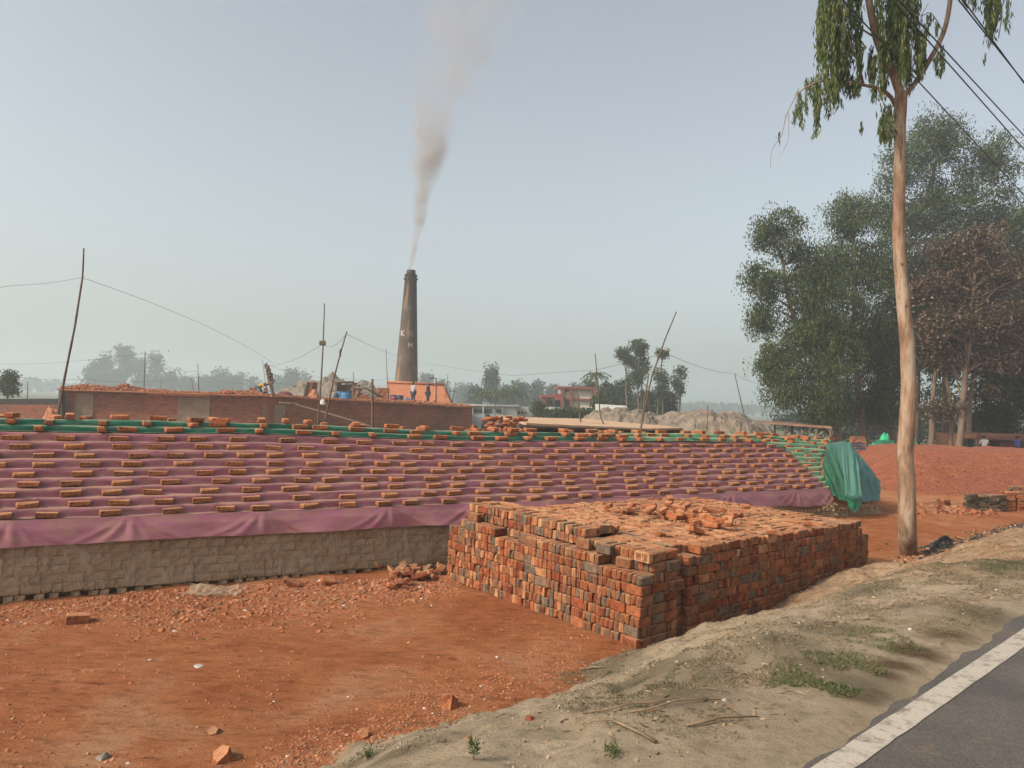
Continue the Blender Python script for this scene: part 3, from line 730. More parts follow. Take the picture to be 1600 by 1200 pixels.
for k in range(24000):
    mode = r_.random()
    if mode < .42:  # foot of the wall
        px = r_.uniform(-30, 720); y0 = 945 - px * .066; py = y0 + abs(r_.gauss(0, 26 if 200 < px < 560 else 14)) + 2; sz = .012 + .05 * r_.random() ** 3
        if 250 < px < 700 and r_.random() < .4: sz *= 1.6
    elif mode < .62: # toe of the verge
        u = r_.random(); px = 400 + 520 * u; py = 1215 - 195 * u + r_.gauss(0, 22) - 12; sz = .008 + .03 * r_.random() ** 3
    else:
        px = r_.uniform(-50, 900); py = r_.uniform(930, 1230); sz = .006 + .038 * r_.random() ** 4
    q = G(px, py, .02)
    if road_t(q.x, q.y)[0] < 3.6 or q.y > fpath(q.x) + .05: continue
    if mode > .62 and N(q.x * 1.1, q.y * 1.1, 3) + .5 * N(q.x * 4, q.y * 4, 6) < .12 and r_.random() < .88: continue
    u = r_.random(); chip(mb, q.x, q.y, sz, 1 if u < .6 else 0 if u < .8 else 2 if u < .994 else 3, r_, surf(q.x, q.y) - sz * .12, .4)
tag(mb.build('brick_rubble', [M_tb2, M_soilchip, BR['brown'], M_white]), 'scattered brick chips and clods on the red ground', 'rubble', kind='stuff')
# larger individual pieces
def piece(px, py, s, lb, mat, name='brick_fragment', fl=.6, cat='brick fragment', group=None):
    mb = MB(); q = hit(px, py); chip(mb, 0, 0, s, 0, r_, 0, fl); o = mb.build(name, mat); o.location = q; return tag(o, lb, cat, group)
q = hit(121, 974); o = place_brick(Matrix.Translation(q + Vector((0, 0, .055))) @ Euler((.05, .1, .5)).to_matrix().to_4x4(), (.25, .13, .115), M_tb2, 'lone whole brick lying on the red ground at the far left', None)
q = hit(512, 915); o = place_brick(Matrix.Translation(q + Vector((0, 0, .07))) @ Euler((.7, .1, .6)).to_matrix().to_4x4(), (.2, .12, .07), M_tb2, 'tilted brick at the foot of the plastic covered wall', None)
q = hit(455, 917); o = place_brick(Matrix.Translation(q + Vector((0, 0, .06))) @ Euler((.3, .4, .3)).to_matrix().to_4x4(), (.24, .12, .07), BR['orange'], 'orange brick on the rubble left of the tilted one', None)
piece(702, 1104, .17, 'bright orange brick lump at the edge of the sand', M_tb2, fl=.8)
piece(333, 1147, .13, 'flat pinkish stone chip near the bottom of the red ground', BR['brown'], 'stone', .35, 'stone')
piece(160, 1185, .10, 'grey stone in the red ground near the bottom left', simple('grey_stone', (.16, .14, .115), (.24, .21, .175)), 'stone', .4, 'stone')
piece(345, 1187, .17, 'angular orange brick chunk at the bottom edge', M_tb2, fl=.5)
piece(566, 1152, .11, 'small brick chunk on the red ground beside the sand', M_tb2)
piece(312, 1042, .1, 'white scrap of litter on the red ground', M_white, 'litter', .08, 'litter')
piece(828, 1125, .05, 'small reddish pebble on the sand', BR['red'], 'pebble', .6, 'pebble')
for k in range(34):
    px = r_.gauss(640, 30); py = 902 + (640 - px) * .04 + r_.gauss(0, 7)
    if px > 693: continue
    q = hit(px, py); m_ = (M_tb2, BR['orange'], BR['red'], BR['tan'], BR['grey'])[r_.randrange(5)]
    o = place_brick(Matrix.Translation(q + Vector((0, 0, .04 + .05 * r_.random()))) @ Euler((r_.uniform(-.7, .7), r_.uniform(-.6, .6), r_.uniform(0, 3))).to_matrix().to_4x4(), (.13 if r_.random() < .6 else .2, .11, .07), m_, 'broken brick in the little heap between wall and square stack', 'broken bricks beside the square stack', 'brick_fragment', 'g')
# crumpled plastic on the rubble
mb = MB(); q0 = hit(340, 928); n = 14; vs = []; fs = []
for a in range(n):
    for b_ in range(n): vs.append(q0 + Vector(((a - 7) * .055, (b_ - 7) * .035, .03 + .10 * abs(N(a * .5, b_ * .5, 3)) + .07 * math.exp(-((a - 4) ** 2 + (b_ - 8) ** 2) / 12))))
for a in range(n - 1):
    for b_ in range(n - 1): fs.append((a * n + b_, (a + 1) * n + b_, (a + 1) * n + b_ + 1, a * n + b_ + 1))
mb.add(vs, fs, 0); tag(mb.build('plastic_scrap', bpy.data.materials['clear_plastic']), 'crumpled scrap of clear plastic on the rubble by the wall', 'plastic sheet')
# coal streak and rubble along the toe by the tree
mb = MB()
for k in range(5200):
    u = r_.random(); px = 1395 + 230 * u; py = 868 - 62 * u ** .9 + r_.gauss(0, 4.5); q = hit(px, py) if k < 0 else G(px, py, .52)
    chip(mb, q.x, q.y, .015 + .05 * r_.random() ** 3, 0 if r_.random() < .6 else 1 if r_.random() < .9 else 2, r_)
for k in range(900):
    px = r_.gauss(1475, 14); py = 845 + (1475 - px) * .12 + abs(r_.gauss(0, 7)) - 3; q = G(px, py, .45); chip(mb, q.x, q.y, .03 + .05 * r_.random(), 0, r_, surf(q.x, q.y) + .16 * math.exp(-((px - 1475) / 13) ** 2) * r_.random())
for k in range(900):
    u = r_.random(); px = 1405 + 120 * u; py = 872 - 38 * u + r_.gauss(0, 7); q = G(px, py, .5); chip(mb, q.x, q.y, .03 + .07 * r_.random() ** 2, r_.choice((1, 1, 3, 0)), r_)
tag(mb.build('coal_rubble', [M_coal, BR['brown'], M_white, BR['tan']]), 'black coal and ash strewn along the foot of the verge', 'coal', kind='stuff')
# sand clods and litter on the verge
mb = MB()
for k in range(12000):
    s = r_.uniform(-1, 14); t_ = r_.uniform(.4, 4.2); x, y = road_xy(t_, s)
    if N(x * 1.3, y * 1.3, 12) < -.1 and r_.random() < .7: continue
    chip(mb, x, y, .005 + .02 * r_.random() ** 5, 0 if r_.random() < .8 else 1 if r_.random() < .8 else 2, r_, None, .5)
tag(mb.build('soil_clods', [M_sandclod, M_soilchip, M_white]), 'small clods and chips on the sandy verge', 'soil', kind='stuff')
# grass and dry litter
M_grass = leafmat('short_grass', (.045, .075, .02), (.08, .11, .035), (.13, .14, .06), .2)
M_dry = leafmat('dry_litter', (.10, .085, .05), (.17, .135, .085), (.26, .2, .13), .1)
def grass(name, spots, n, h, mat, lb, lean=.5, thr=-.1):
    cs, ds, Ls = [], [], []
    tot = sum(r * r for _, _, r in spots)
    for (a, c, r) in spots:
        for k in range(int(n * r * r / tot)):
            an = r_.uniform(0, 6.28); rr = r * math.sqrt(r_.random()) * 1.25; x = a + rr * math.cos(an); y = c + rr * math.sin(an)
            if N(x * 2.6, y * 2.6, 5) + .5 * N(x * 8, y * 8, 2) < thr or road_t(x, y)[0] < .22 or road_t(x, y)[0] > 4.4: continue
            L = h * r_.uniform(.5, 1.3); d = Vector((r_.gauss(0, lean), r_.gauss(0, lean), r_.uniform(.25, 1))).normalized()
            cs.append(Vector((x, y, surf(x, y))) + d * L * .45); ds.append(d); Ls.append(L)
    o = leaves(name, np.array(cs), np.array(ds), np.array(Ls), np.array(Ls) * .10 + .0015, mat); return tag(o, lb, 'grass', kind='stuff')
grass('grass', [gpt(1310, 1090, .28), gpt(1350, 1050, .3), gpt(1280, 1075, .25), gpt(1330, 1060, .35), gpt(1560, 880, .5), gpt(1110, 965, .18), gpt(1010, 1068, .2), gpt(1400, 1000, .3), gpt(1330, 1095, .25)], 15000, .026, M_grass, 'short green grass growing on the verge', .6, .0)
grass('dry_litter', grs_pts + [gpt(1000, 1070, .5), gpt(930, 1040, .35), gpt(1060, 1090, .5), gpt(1450, 930, .8), gpt(1500, 900, .8), gpt(1400, 900, .6), gpt(1300, 930, .7), gpt(1380, 970, .6)], 60000, .032, M_dry, 'dry grass litter lying on the verge', 1.6, -.05)
tsp = [(road_xy(r_.uniform(.7, 4.0), r_.uniform(0, 22)), r_.uniform(.05, .16)) for _ in range(150)]
grass('grass_tufts', [(p[0], p[1], r) for p, r in tsp], 9000, .026, M_grass, 'sparse small grass tufts dotted over the verge', .7, -.5)
n = 9000; sv = []; dv = []
for k in range(n):
    s = r_.uniform(-.5, 16); t_ = r_.uniform(.35, 4.0); x, y = road_xy(t_, s)
    if N(x * 1.7, y * 1.7, 21) < .02 and r_.random() < .8: continue
    sv.append((x, y, surf(x, y) + .004)); a_ = r_.uniform(0, 6.3); dv.append((math.cos(a_), math.sin(a_), r_.uniform(-.15, .35)))
o = leaves('leaf_litter', np.array(sv), np.array(dv), rng.uniform(.02, .07, len(sv)), rng.uniform(.005, .016, len(sv)), leafmat('fallen_leaf', (.09, .055, .03), (.20, .14, .085), (.36, .28, .18), .1)); tag(o, 'fallen dry leaves and straw scattered over the verge', 'leaves', kind='stuff')
mb = MB()
def twig(px, py, L, an, r=.006):
    q = hit(px, py); pts = []
    for i in range(5):
        u = i / 4; x = q.x + math.cos(an) * L * (u - .5) + .03 * N(u * 3, px); y = q.y + math.sin(an) * L * (u - .5) + .03 * N(u * 3, py, 4); pts.append(Vector((x, y, surf(x, y) + r + .02 * math.sin(u * 3))))
    mb.tube(pts, [r, r, r * .9, r * .7, r * .3], 5)
for k in range(150):
    s = r_.uniform(0, 11); t_ = r_.uniform(.7, 3.9); x, y = road_xy(t_, s); an = r_.uniform(0, 6.3); L = r_.uniform(.06, .25); z = surf(x, y) + .005
    mb.tube([(x, y, z), (x + math.cos(an) * L * .5, y + math.sin(an) * L * .5, surf(x + math.cos(an) * L * .5, y + math.sin(an) * L * .5) + .012), (x + math.cos(an + .3) * L, y + math.sin(an + .3) * L, surf(x + math.cos(an + .3) * L, y + math.sin(an + .3) * L) + .005)], [.0035, .003, .001], 4)
tag(mb.build('twigs', M_twig), 'thin dry twigs scattered over the verge', 'twigs', kind='stuff')
for px, py, L, an, r, lb in ((925, 1047, .35, -.9, .012, 'pale split stick standing out of the dark grass patch'), (945, 1058, .22, .6, .010, 'short forked stick beside the pale split one'), (985, 1105, .5, .0, .006, 'long thin dark stick on the sand'), (1055, 1103, .5, .15, .006, 'thin stick right of the long dark one'), (975, 1140, .4, 2.2, .009, 'crooked dry twig on the sand'), (1130, 1130, .4, .3, .008, 'stick lying lengthwise on the sand near the road')):
    mb = MB(); twig(px, py, L, an, r); tag(mb.build('stick', M_twig), lb, 'stick')
# small plant at the bottom
q = hit(740, 1188); n = 40; d = np.array([[math.cos(i * 2.4), math.sin(i * 2.4), .5 + .8 * (i / n)] for i in range(n)]); c = np.array([[q.x, q.y, q.z + .01 + .06 * i / n] for i in range(n)]) + d * .018
rt = empty('weed', q, 0, 'small green weed with narrow leaves on the sand at the bottom', 'plant'); o = leaves('foliage', c - np.array(q), d, .04, .009, M_grass, rt)
mb = MB(); mb.tube([(0, 0, -.01), (.003, 0, .06)], [.003, .0015], 5); mb.build('stem', M_grass, rt)
for px, py, lb in ((573 + 0, 1185, 'dark green weed clump at the bottom edge left of the sand'), (957, 1183, 'small dark weed on the sand at the bottom'), (1385, 852, 'leafy weed at the foot of the leaning eucalyptus trunk')):
    q = hit(px, py); n = 60; d = rng.normal(size=(n, 3)); d[:, 2] = abs(d[:, 2]) + .3; c = rng.normal(size=(n, 3)) * .02; c[:, 2] = abs(c[:, 2]) + .01
    rt = empty('weed', q, 0, lb, 'plant'); leaves('foliage', c, d, .035, .007, M_grass, rt)
# ---------------------------------------------------------------- foreground eucalyptus
TD = 13.6
def limb(mb, pts, r0, r1, n=10, sub=3, wob=.02, seed=0):
    P_ = [Vector(p) for p in pts]; out = []
    for i in range(len(P_) - 1):
        a, b_ = P_[max(0, i - 1)], P_[i]; c, d = P_[i + 1], P_[min(len(P_) - 1, i + 2)]
        for k in range(sub):
            u = k / sub; out.append(.5 * ((2 * b_) + (c - a) * u + (2 * a - 5 * b_ + 4 * c - d) * u * u + (3 * b_ - a - 3 * c + d) * u ** 3))
    out.append(P_[-1]); m = len(out)
    out = [p + Vector((N(i * .7, seed), N(i * .7, seed + 5), 0)) * wob for i, p in enumerate(out)]
    rad = [(r0 + (r1 - r0) * i / (m - 1)) * (1 + .06 * N(i * .9, seed + 9)) for i in range(m)]
    mb.tube(out, rad, n); return out
base = hit(1419, 862)
rt = empty('eucalyptus_tree', base, 0, 'tall bare smooth eucalyptus trunk in front with drooping leaves at the top', 'tree')
mb = MB()
pts = [base - Vector((0, 0, .2))] + [P(px, py, TD) for px, py in ((1418, 830), (1417, 760), (1414, 705), (1418, 650), (1420, 590), (1418, 540), (1412, 480), (1407, 420), (1404, 360), (1405, 300), (1406, 240), (1406, 190), (1408, 145))]
rr = [.165, .15, .143, .140, .135, .128, .122, .115, .108, .102, .098, .098, .10, .105]
fine = []; fr = []
for i in range(len(pts) - 1):
    for k in range(4):
        fine.append(pts[i].lerp(pts[i + 1], k / 4) + Vector((.008 * N(i + k / 4, 3), 0, 0))); fr.append((rr[i] * (1 - k / 4) + rr[i + 1] * k / 4) * (1 + .04 * N((i + k / 4) * 1.7, 6)))
fine.append(pts[-1]); fr.append(rr[-1]); mb.tube(fine, fr, 16)
m, t, b = newmat('smooth_bark')
f1 = tex(t, 3, 6, .6, stretch=(1.5, 1.5, .35)); f2 = tex(t, 14, 5, .7, stretch=(2, 2, .25))
col = ramp(t, f1, [(.38, (.17, .095, .055)), (.5, (.27, .17, .105)), (.6, (.34, .26, .19))]); col = mix(t, col, ramp(t, f2, [(.36, (.42, .38, .36)), (.5, (1.05, 1.05, 1.05))]), .85, 'MULTIPLY')
vo = tex(t, 3.0, typ='voro', stretch=(1, 1, .8)); col = mix(t, (.09, .05, .03), col, ramp(t, vo, [(.05, 0.), (.11, 1.)]))
t.links.new(col, b.inputs['Base Color']); b.inputs['Roughness'].default_value = .7; bump(t, b, f2, .35, .01); M_smooth = m
part('trunk', mb, m, rt)
mb = MB()
limbs = [([(1408, 150), (1398, 120), (1384, 95), (1370, 60), (1360, 15), (1352, -40), (1350, -110)], .085, .05, 0),
         ([(1412, 150), (1428, 132), (1452, 95), (1474, 50), (1484, 5), (1487, -50), (1480, -120)], .05, .035, .3),
         ([(1404, 175), (1392, 152), (1372, 138), (1350, 133), (1325, 128)], .04, .02, -.3), ([(1325, 128), (1295, 124), (1262, 135), (1243, 152), (1228, 180)], .018, .008, -.5),
         ([(1228, 180), (1222, 210), (1207, 232), (1204, 262)], .007, .003, -.5), ([(1232, 175), (1232, 215), (1218, 245)], .006, .002, -.5),
         ([(1350, 133), (1342, 105), (1330, 70), (1318, 30), (1310, -20)], .02, .01, -.6), ([(1384, 95), (1395, 60), (1405, 10), (1412, -60)], .03, .02, .5),
         ([(1474, 50), (1455, 20), (1440, 25), (1450, 5)], .01, .005, .4), ([(1484, -20), (1510, -35), (1545, -30), (1565, 10), (1560, 60)], .02, .008, .6), ([(1370, 60), (1340, 40), (1310, 10), (1290, -30)], .02, .01, .2),
         ([(1350, -110), (1345, -200)], .05, .02, 0), ([(1480, -120), (1470, -210)], .035, .015, .3), ([(1412, -60), (1420, -180)], .02, .01, .4), ([(1545, -30), (1585, -60)], .01, .005, .6)]
for L, r0, r1, dd in limbs: limb(mb, [P(px, py, TD + dd * min(1, i / 2)) for i, (px, py) in enumerate(L)], r0, r1, 8, 3, .01, dd)
part('branches', mb, M_smooth, rt)
# strands of hanging leaves: (px, top, bottom, width)
strands = []
r_ = random.Random(4)
def zone(n, x0, x1, t0, t1, b0, b1, w_=7, dz=.7):
    for _ in range(n): strands.append((r_.uniform(x0, x1), r_.uniform(t0, t1), r_.uniform(b0, b1), w_, r_.uniform(-dz, dz)))
zone(26, 1278, 1345, -90, -20, 10, 120); zone(16, 1278, 1312, 0, 60, 80, 150); zone(12, 1290, 1345, 40, 90, 110, 160)
zone(5, 1272, 1288, 110, 140, 170, 222, 6); zone(3, 1243, 1256, 142, 150, 180, 210, 5); zone(5, 1290, 1310, 120, 130, 150, 182, 8); zone(3, 1262, 1275, 120, 140, 150, 185, 5); zone(6, 1310, 1345, 110, 130, 130, 150, 6)
zone(30, 1372, 1432, -90, -10, 40, 120); zone(18, 1380, 1430, 30, 90, 90, 150); zone(12, 1358, 1385, 70, 110, 110, 160); zone(7, 1382, 1402, 160, 180, 195, 230, 8); zone(3, 1372, 1384, 185, 200, 215, 240, 4)
zone(10, 1430, 1446, 40, 90, 90, 130, 6); zone(6, 1452, 1476, 70, 95, 95, 120, 5); zone(4, 1448, 1468, 15, 40, 40, 60, 5)
zone(12, 1535, 1576, -60, -10, 5, 50, 9); zone(6, 1540, 1556, 20, 40, 50, 78, 6); zone(5, 1505, 1525, -50, -20, -5, 25, 5); zone(10, 1525, 1590, -90, -50, -30, 0, 9)
zone(1, 1345, 1348, 190, 194, 210, 216, 2, .1); zone(1, 1217, 1220, 205, 210, 222, 224, 3, .1); zone(1, 1538, 1540, 82, 85, 100, 103, 2, .1)
zone(40, 1290, 1480, -260, -120, -110, -40, 9, 1.2); zone(20, 1340, 1460, -330, -240, -230, -150, 9, 1)
cs, ds = [], []
for (px, a, b_, w_, dz) in strands:
    n = int(max(10, (b_ - a) * 1.15)); cx = px
    for k in range(n):
        py = a + (b_ - a) * (k + r_.random()) / n; cx += r_.gauss(0, .4)
        p = P(cx + r_.gauss(0, w_ * (.25 + .7 * abs(N(k * .13, px)))), py, TD + dz + r_.gauss(0, .12)); cs.append(p); ds.append((r_.gauss(0, .25), r_.gauss(0, .25), -1))
cs = np.array([tuple(c) for c in cs]); o = leaves('crown', cs - np.array(base), np.array(ds), rng.uniform(.09, .18, len(cs)), rng.uniform(.018, .034, len(cs)), L_euc, rt)
# ---------------------------------------------------------------- overhead cables
def sag(a, b_, s, n=14): return [a.lerp(b_, i / n) - Vector((0, 0, 4 * s * (i / n) * (1 - i / n))) for i in range(n + 1)]
def cable(px0, py0, px1, py1, h, lb, r=.012, back=40, fwd=40):
    a = G(px0, py0, CAMH + h); b_ = G(px1, py1, CAMH + h - .15); d = (b_ - a).normalized(); a2 = a - d * back; b2 = b_ + d * fwd
    mb = MB(); mb.tube([a2, a, b_, b2], r, 5); tag(mb.build('power_cable', M_wire), lb, 'cable', 'cables along the road')
cable(1335, 20, 1600, 305, 6.2, 'lowest overhead cable, running behind the leaning tree top')
cable(1440, 52, 1600, 233, 6.2, 'second overhead cable above the lowest one')
cable(1452, 52, 1600, 212, 6.4, 'overhead cable just above the second one')
cable(1498, 0, 1600, 128, 6.5, 'left one of the topmost pair of overhead cables')
cable(1505, 0, 1601, 131, 6.8, 'right one of the topmost pair of overhead cables')
# ---------------------------------------------------------------- bamboo poles and yard wires
def pole(pts, d, r, lb, name='bamboo_pole', mat=None, extra=None, tobase=True, cat='pole', group='bamboo poles of the yard'):
    W = [P(px, py, d) for px, py in pts]; r = r * .68
    if tobase:
        a, b_ = W[-2], W[-1]; k = (b_.z - 0) / max(.05, (a.z - b_.z)); foot = b_ + (b_ - a) * k; foot.z = zbase(foot.x, foot.y) - .05; W.append(foot)
    mb = MB(); n = len(W); fine = []
    for i in range(n - 1):
        for k in range(5): fine.append(W[i].lerp(W[i + 1], k / 5))
    fine.append(W[-1]); mb.tube(fine, [r * (.55 + .55 * i / len(fine)) * (1.12 if i % 3 == 0 else 1) for i in range(len(fine))], 7)
    if extra: extra(mb)
    o = mb.build(name, mat or M_bamboo, None, W[-1]); return tag(o, lb, cat, group), W
pole([(131, 388), (129, 433), (117, 510), (101, 590), (90, 652)], 22, .055, 'tallest bamboo pole, leaning at the left end of the kiln wall')
def bx(mb):
    p = P(504, 536, 28); mb.box(p, (.2, .15, .16))
pole([(507, 474), (505, 536), (502, 590), (497, 655)], 28, .05, 'upright bamboo pole with a small box halfway up', extra=bx)
def dn(mb): mb.tube([P(533, 545, 26.5), P(531, 550, 26.5), P(532, 557, 26.5)], .03, 5)
pole([(542, 518), (533, 548), (522, 590), (507, 660)], 26.5, .05, 'leaning bamboo pole right of the one with the box', extra=dn)
pole([(582, 592), (582, 664)], 22, .075, 'short thick bamboo post in front of the kiln wall')
pole([(1057, 487), (1040, 528), (1018, 590), (1002, 665)], 27, .05, 'long leaning bamboo pole right of the red and cream building')
pole([(1014, 584), (1008, 620), (1002, 668)], 26.5, .055, 'short dark post tied beside the long leaning pole', 'timber_post', M_bark2)
pole([(930, 552), (933, 590), (938, 650), (943, 662)], 30, .045, 'slanting bamboo pole in front of the red and cream building')
pole([(902, 604), (904, 630), (907, 656)], 30, .055, 'short bamboo pole beside the cream wall panels')
pole([(1148, 584), (1163, 650)], 38, .05, 'dark leaning pole on the right earth mound')
pole([(776, 588), (774, 640)], 45, .035, 'thin pole in front of the long white building')
pole([(603, 545), (606, 610)], 58, .05, 'slim pole just left of the chimney')
pole([(227, 549), (225, 608)], 60, .07, 'thin upright pole behind the left part of the kiln')
pole([(309, 568), (311, 614)], 75, .08, 'dark upright pole with wires beyond the kiln', mat=M_dark)
pole([(299, 592), (303, 614)], 72, .05, 'small leaning pole next to the dark upright one')
pole([(251, 596), (252, 610)], 90, .06, 'faint short pole behind the kiln rubble')
pole([(43, 597), (43, 624)], 75, .08, 'lone post beyond the black fence at the far left', mat=M_dark)
pole([(700, 584), (696, 618), (694, 630)], 64, .05, 'leaning pole right of the street lamp on the kiln')
pole([(712, 597), (706, 632)], 66, .05, 'small leaning pole with crosspiece by the end of the orange parapet', extra=lambda mb: mb.tube([P(702, 611, 66), P(712, 611, 66)], .04, 5))
pole([(552, 582), (554, 622)], 56, .06, 'thin stake right of the brick hut on the kiln')
pole([(410, 562), (415, 600)], 52, .035, 'thin stake left of the thick leaning post')
pole([(426, 583), (427, 612)], 53, .05, 'short stake right of the thick leaning post')
pole([(1106, 632), (1105, 665)], 30, .035, 'small stake on the earth mounds')
r_ = random.Random(2)
o, W = pole([(416, 567), (419, 590), (428, 622)], 50, .17, 'thick leaning brick-wrapped post on the kiln top', 'timber_post', M_bark2, lambda mb: [mb.box(P(417 + k * 1.2, 572 + k * 4, 49.8), (.3, .3, .14), k, M=Euler((.2 * k, .3, k)).to_matrix()) for k in range(7)], tobase=False)
def wire(pts, lb, r=.012, sg=.3, name='wire'):
    W = [P(*p) for p in pts]; mb = MB()
    for a, b_ in zip(W, W[1:]): mb.tube(sag(a, b_, sg), r * .55, 4, cap=False)
    tag(mb.build(name, M_wire), lb, 'wire', 'wires strung between poles')
wire([(-60, 448, 18), (20, 446, 20), (129, 433, 22)], 'faint wire from the left edge to the tallest bamboo pole', .009, .05)
wire([(129, 434, 22), (425, 566, 48)], 'long sagging wire from the tallest pole towards the kiln', .012, -.3)
wire([(418, 570, 49), (504, 538, 28), (542, 520, 26.5)], 'wire rising from the thick post to the leaning bamboo', .012, .25)
wire([(542, 522, 26.5), (624, 556, 60)], 'wire from the leaning bamboo to the chimney', .014, .1)
wire([(652, 566, 62), (745, 580, 48), (800, 587, 44), (932, 578, 30), (1045, 551, 27)], 'wire from the chimney across to the long leaning pole', .013, .0)
wire([(1043, 553, 27), (1149, 584, 38), (1200, 601, 42)], 'wire from the long leaning pole down into the trees', .014, .15)
wire([(-60, 566, 90), (227, 552, 60), (309, 580, 75)], 'thin upper wire far behind the kiln at the left', .02, .5)
wire([(-60, 568, 60), (130, 592, 60), (310, 584, 75), (420, 597, 75), (620, 600, 80)], 'thin lower wire running far behind the kiln', .022, .5)
wire([(425, 572, 50), (520, 588, 60), (622, 590, 70)], 'thin wire between the thick post and the chimney foot', .014, .3)
# ---------------------------------------------------------------- kiln
m, t, b = newmat('kiln_plaster'); f = tex(t, .35, 6, .65, dist=.5); f2 = tex(t, 2.2, 8, .78, stretch=(1, 1, 3.2))
col = ramp(t, f, [(.36, (.17, .08, .045)), (.5, (.25, .095, .048)), (.66, (.32, .12, .06))]); col = mix(t, col, ramp(t, f2, [(.38, (.55, .52, .5)), (.6, (1.2, 1.15, 1.1))]), .9, 'MULTIPLY')
t.links.new(col, b.inputs['Base Color']); b.inputs['Roughness'].default_value = .95; bump(t, b, f2, 1.0, .12); M_kiln = m
M_gplas = simple('grey_mud_plaster', (.15, .115, .085), (.23, .18, .13), 2, .95, .5, .04)
M_ktop = simple('kiln_top_dust', (.35, .14, .07), (.45, .2, .10), 2, .95)
M_oran = simple('orange_plaster', (.33, .12, .06), (.42, .165, .08), 1.5, .9, .2)
def topz(px, py, d): return P(px, py, d)
kf = [(70, 612, 50), (93, 609, 46), (330, 617, 48), (420, 619, 49), (520, 625, 52), (640, 631, 56), (738, 637, 59)]
kt = [P(*q) for q in kf]; kt[0] = P(93, 609, 64)
rt = empty('brick_kiln', (kt[3].x, kt[3].y, 0), 0, 'long low mud-plastered brick kiln with rubble along its flat top', 'kiln')
mb = MB(); K = []; 
for p in kt: K.append(p)
far = Vector((kt[-1].x - 3, kt[-1].y + 26, kt[-1].z)); far0 = Vector((kt[0].x, kt[0].y + 20, kt[0].z))
ringt = K + [far, far0]; n = len(ringt); segs = []
vs = [Vector((p.x, p.y, -.2)) for p in ringt] + ringt
mb.add(vs, [(i, (i + 1) % n, n + (i + 1) % n, n + i) for i in range(n)], 0); mb.add([p + Vector((0, 0, -.02)) for p in ringt], [list(range(n))], 1)
part('wall', mb, [M_kiln, M_ktop], rt)
mb = MB()   # ledge of slabs along the top front
for a, b_ in zip(K[1:], K[2:]):
    d = (b_ - a); L = d.length; rz = math.atan2(d.y, d.x); nseg = int(L / 1.1)
    for k in range(nseg):
        p = a.lerp(b_, (k + .5) / nseg); mb.box(p + Vector((.06 * N(k, 1), -.05, .03 + .04 * N(k * .7, 3, L))), (L / nseg * .97, .9, .09), rz + .03 * N(k, 5))
part('ledge', mb, M_ktop, rt)
def onwall(px, dz=0, off=-.06):
    for a, b_, qa, qb in zip(K[1:], K[2:], kf[1:], kf[2:]):
        if qa[0] <= px <= qb[0]:
            u = (px - qa[0]) / (qb[0] - qa[0]); p = a.lerp(b_, u); d = (b_ - a); return Vector((p.x, p.y + off, p.z + dz)), math.atan2(d.y, d.x)
def panel(name, px0, px1, z0, z1, mat, off=-.1, lb=None):
    a, rz = onwall(px0); b_, _ = onwall(px1); mb = MB()
    mb.add([Vector((a.x, a.y + off, a.z + z0)), Vector((b_.x, b_.y + off, b_.z + z0)), Vector((b_.x, b_.y + off, b_.z + z1)), Vector((a.x, a.y + off, a.z + z1)), Vector((a.x, a.y + .05, a.z + z0)), Vector((b_.x, b_.y + .05, b_.z + z0)), Vector((b_.x, b_.y + .05, b_.z + z1)), Vector((a.x, a.y + .05, a.z + z1))], [(0, 1, 2, 3), (0, 4, 5, 1), (3, 2, 6, 7), (0, 3, 7, 4), (1, 5, 6, 2)])
    o = part(name, mb, mat, rt); 
    if lb: o['label'] = lb
panel('sealed_opening', 278, 329, -3, -.12, M_gplas, -.03, 'grey plastered opening sealed in the kiln wall'); panel('pier', 119, 146, -3, -.15, M_gplas, -.02, 'grey patch of plaster'); panel('pier', 412, 446, -3, -.5, M_gplas, -.02, 'dull grey patch')
panel('lintel', 233, 332, -.12, -.02, M_ktop, -.35)
mb = MB(); mb.poly([P(93, 606, 45.9), P(87, 655, 45.5), P(97, 655, 45.4), P(97, 606, 45.8)], (0, .3, 0)); part('corner_post', mb, M_dark, rt)
# rubble on the top
mb = MB(); r_ = random.Random(31)
def prof(px):
    return max(0, 7 * math.exp(-((px - 140) / 32) ** 2) + 8 * math.exp(-((px - 193) / 14) ** 2) + 3 * math.exp(-((px - 215) / 30) ** 2) + 4.5 * sstep(335, 350, px) * (1 - sstep(395, 420, px)) + (1 if px < 260 else 0) + 2.5 * sstep(556, 566, px) * (1 - sstep(725, 740, px)) + 2 * math.exp(-((px - 650) / 25) ** 2) + 1.2 * sstep(225, 250, px) * (1 - sstep(400, 420, px)))
for k in range(4200):
    px = r_.uniform(96, 738); h = prof(px)
    if h < .4 and r_.random() < .85: continue
    q, rz = onwall(px); y = r_.uniform(.3, 3.5); z = q.z + r_.random() ** .7 * h * .038 * min(1, y / 1.2) + .05
    add_brick(mb, Matrix.Translation((q.x + y * q.x / q.y, q.y + y, z)) @ Euler((r_.uniform(-1, 1), r_.uniform(-1, 1), r_.uniform(0, 3))).to_matrix().to_4x4(), (.24, .12, .08), r_.choice((0, 0, 1, 2)), r_)
tag(mb.build('kiln_rubble', [M_tb2, BR['orange'], BR['red']]), 'loose broken bricks heaped along the top of the kiln', 'rubble', kind='stuff')
# plank leaning on the kiln
mb = MB(); mb.tube([P(462, 632, 47), P(520, 648, 40), P(580, 666, 36)], .045, 6); tag(mb.build('timber_plank', M_bamboo), 'long pale plank sloping down against the kiln wall', 'plank')
mb = MB(); mb.tube([P(436, 629, 48), P(470, 631, 47.6)], .05, 6); tag(mb.build('timber_plank', M_bamboo), 'short pale plank at the top edge of the kiln wall', 'plank')
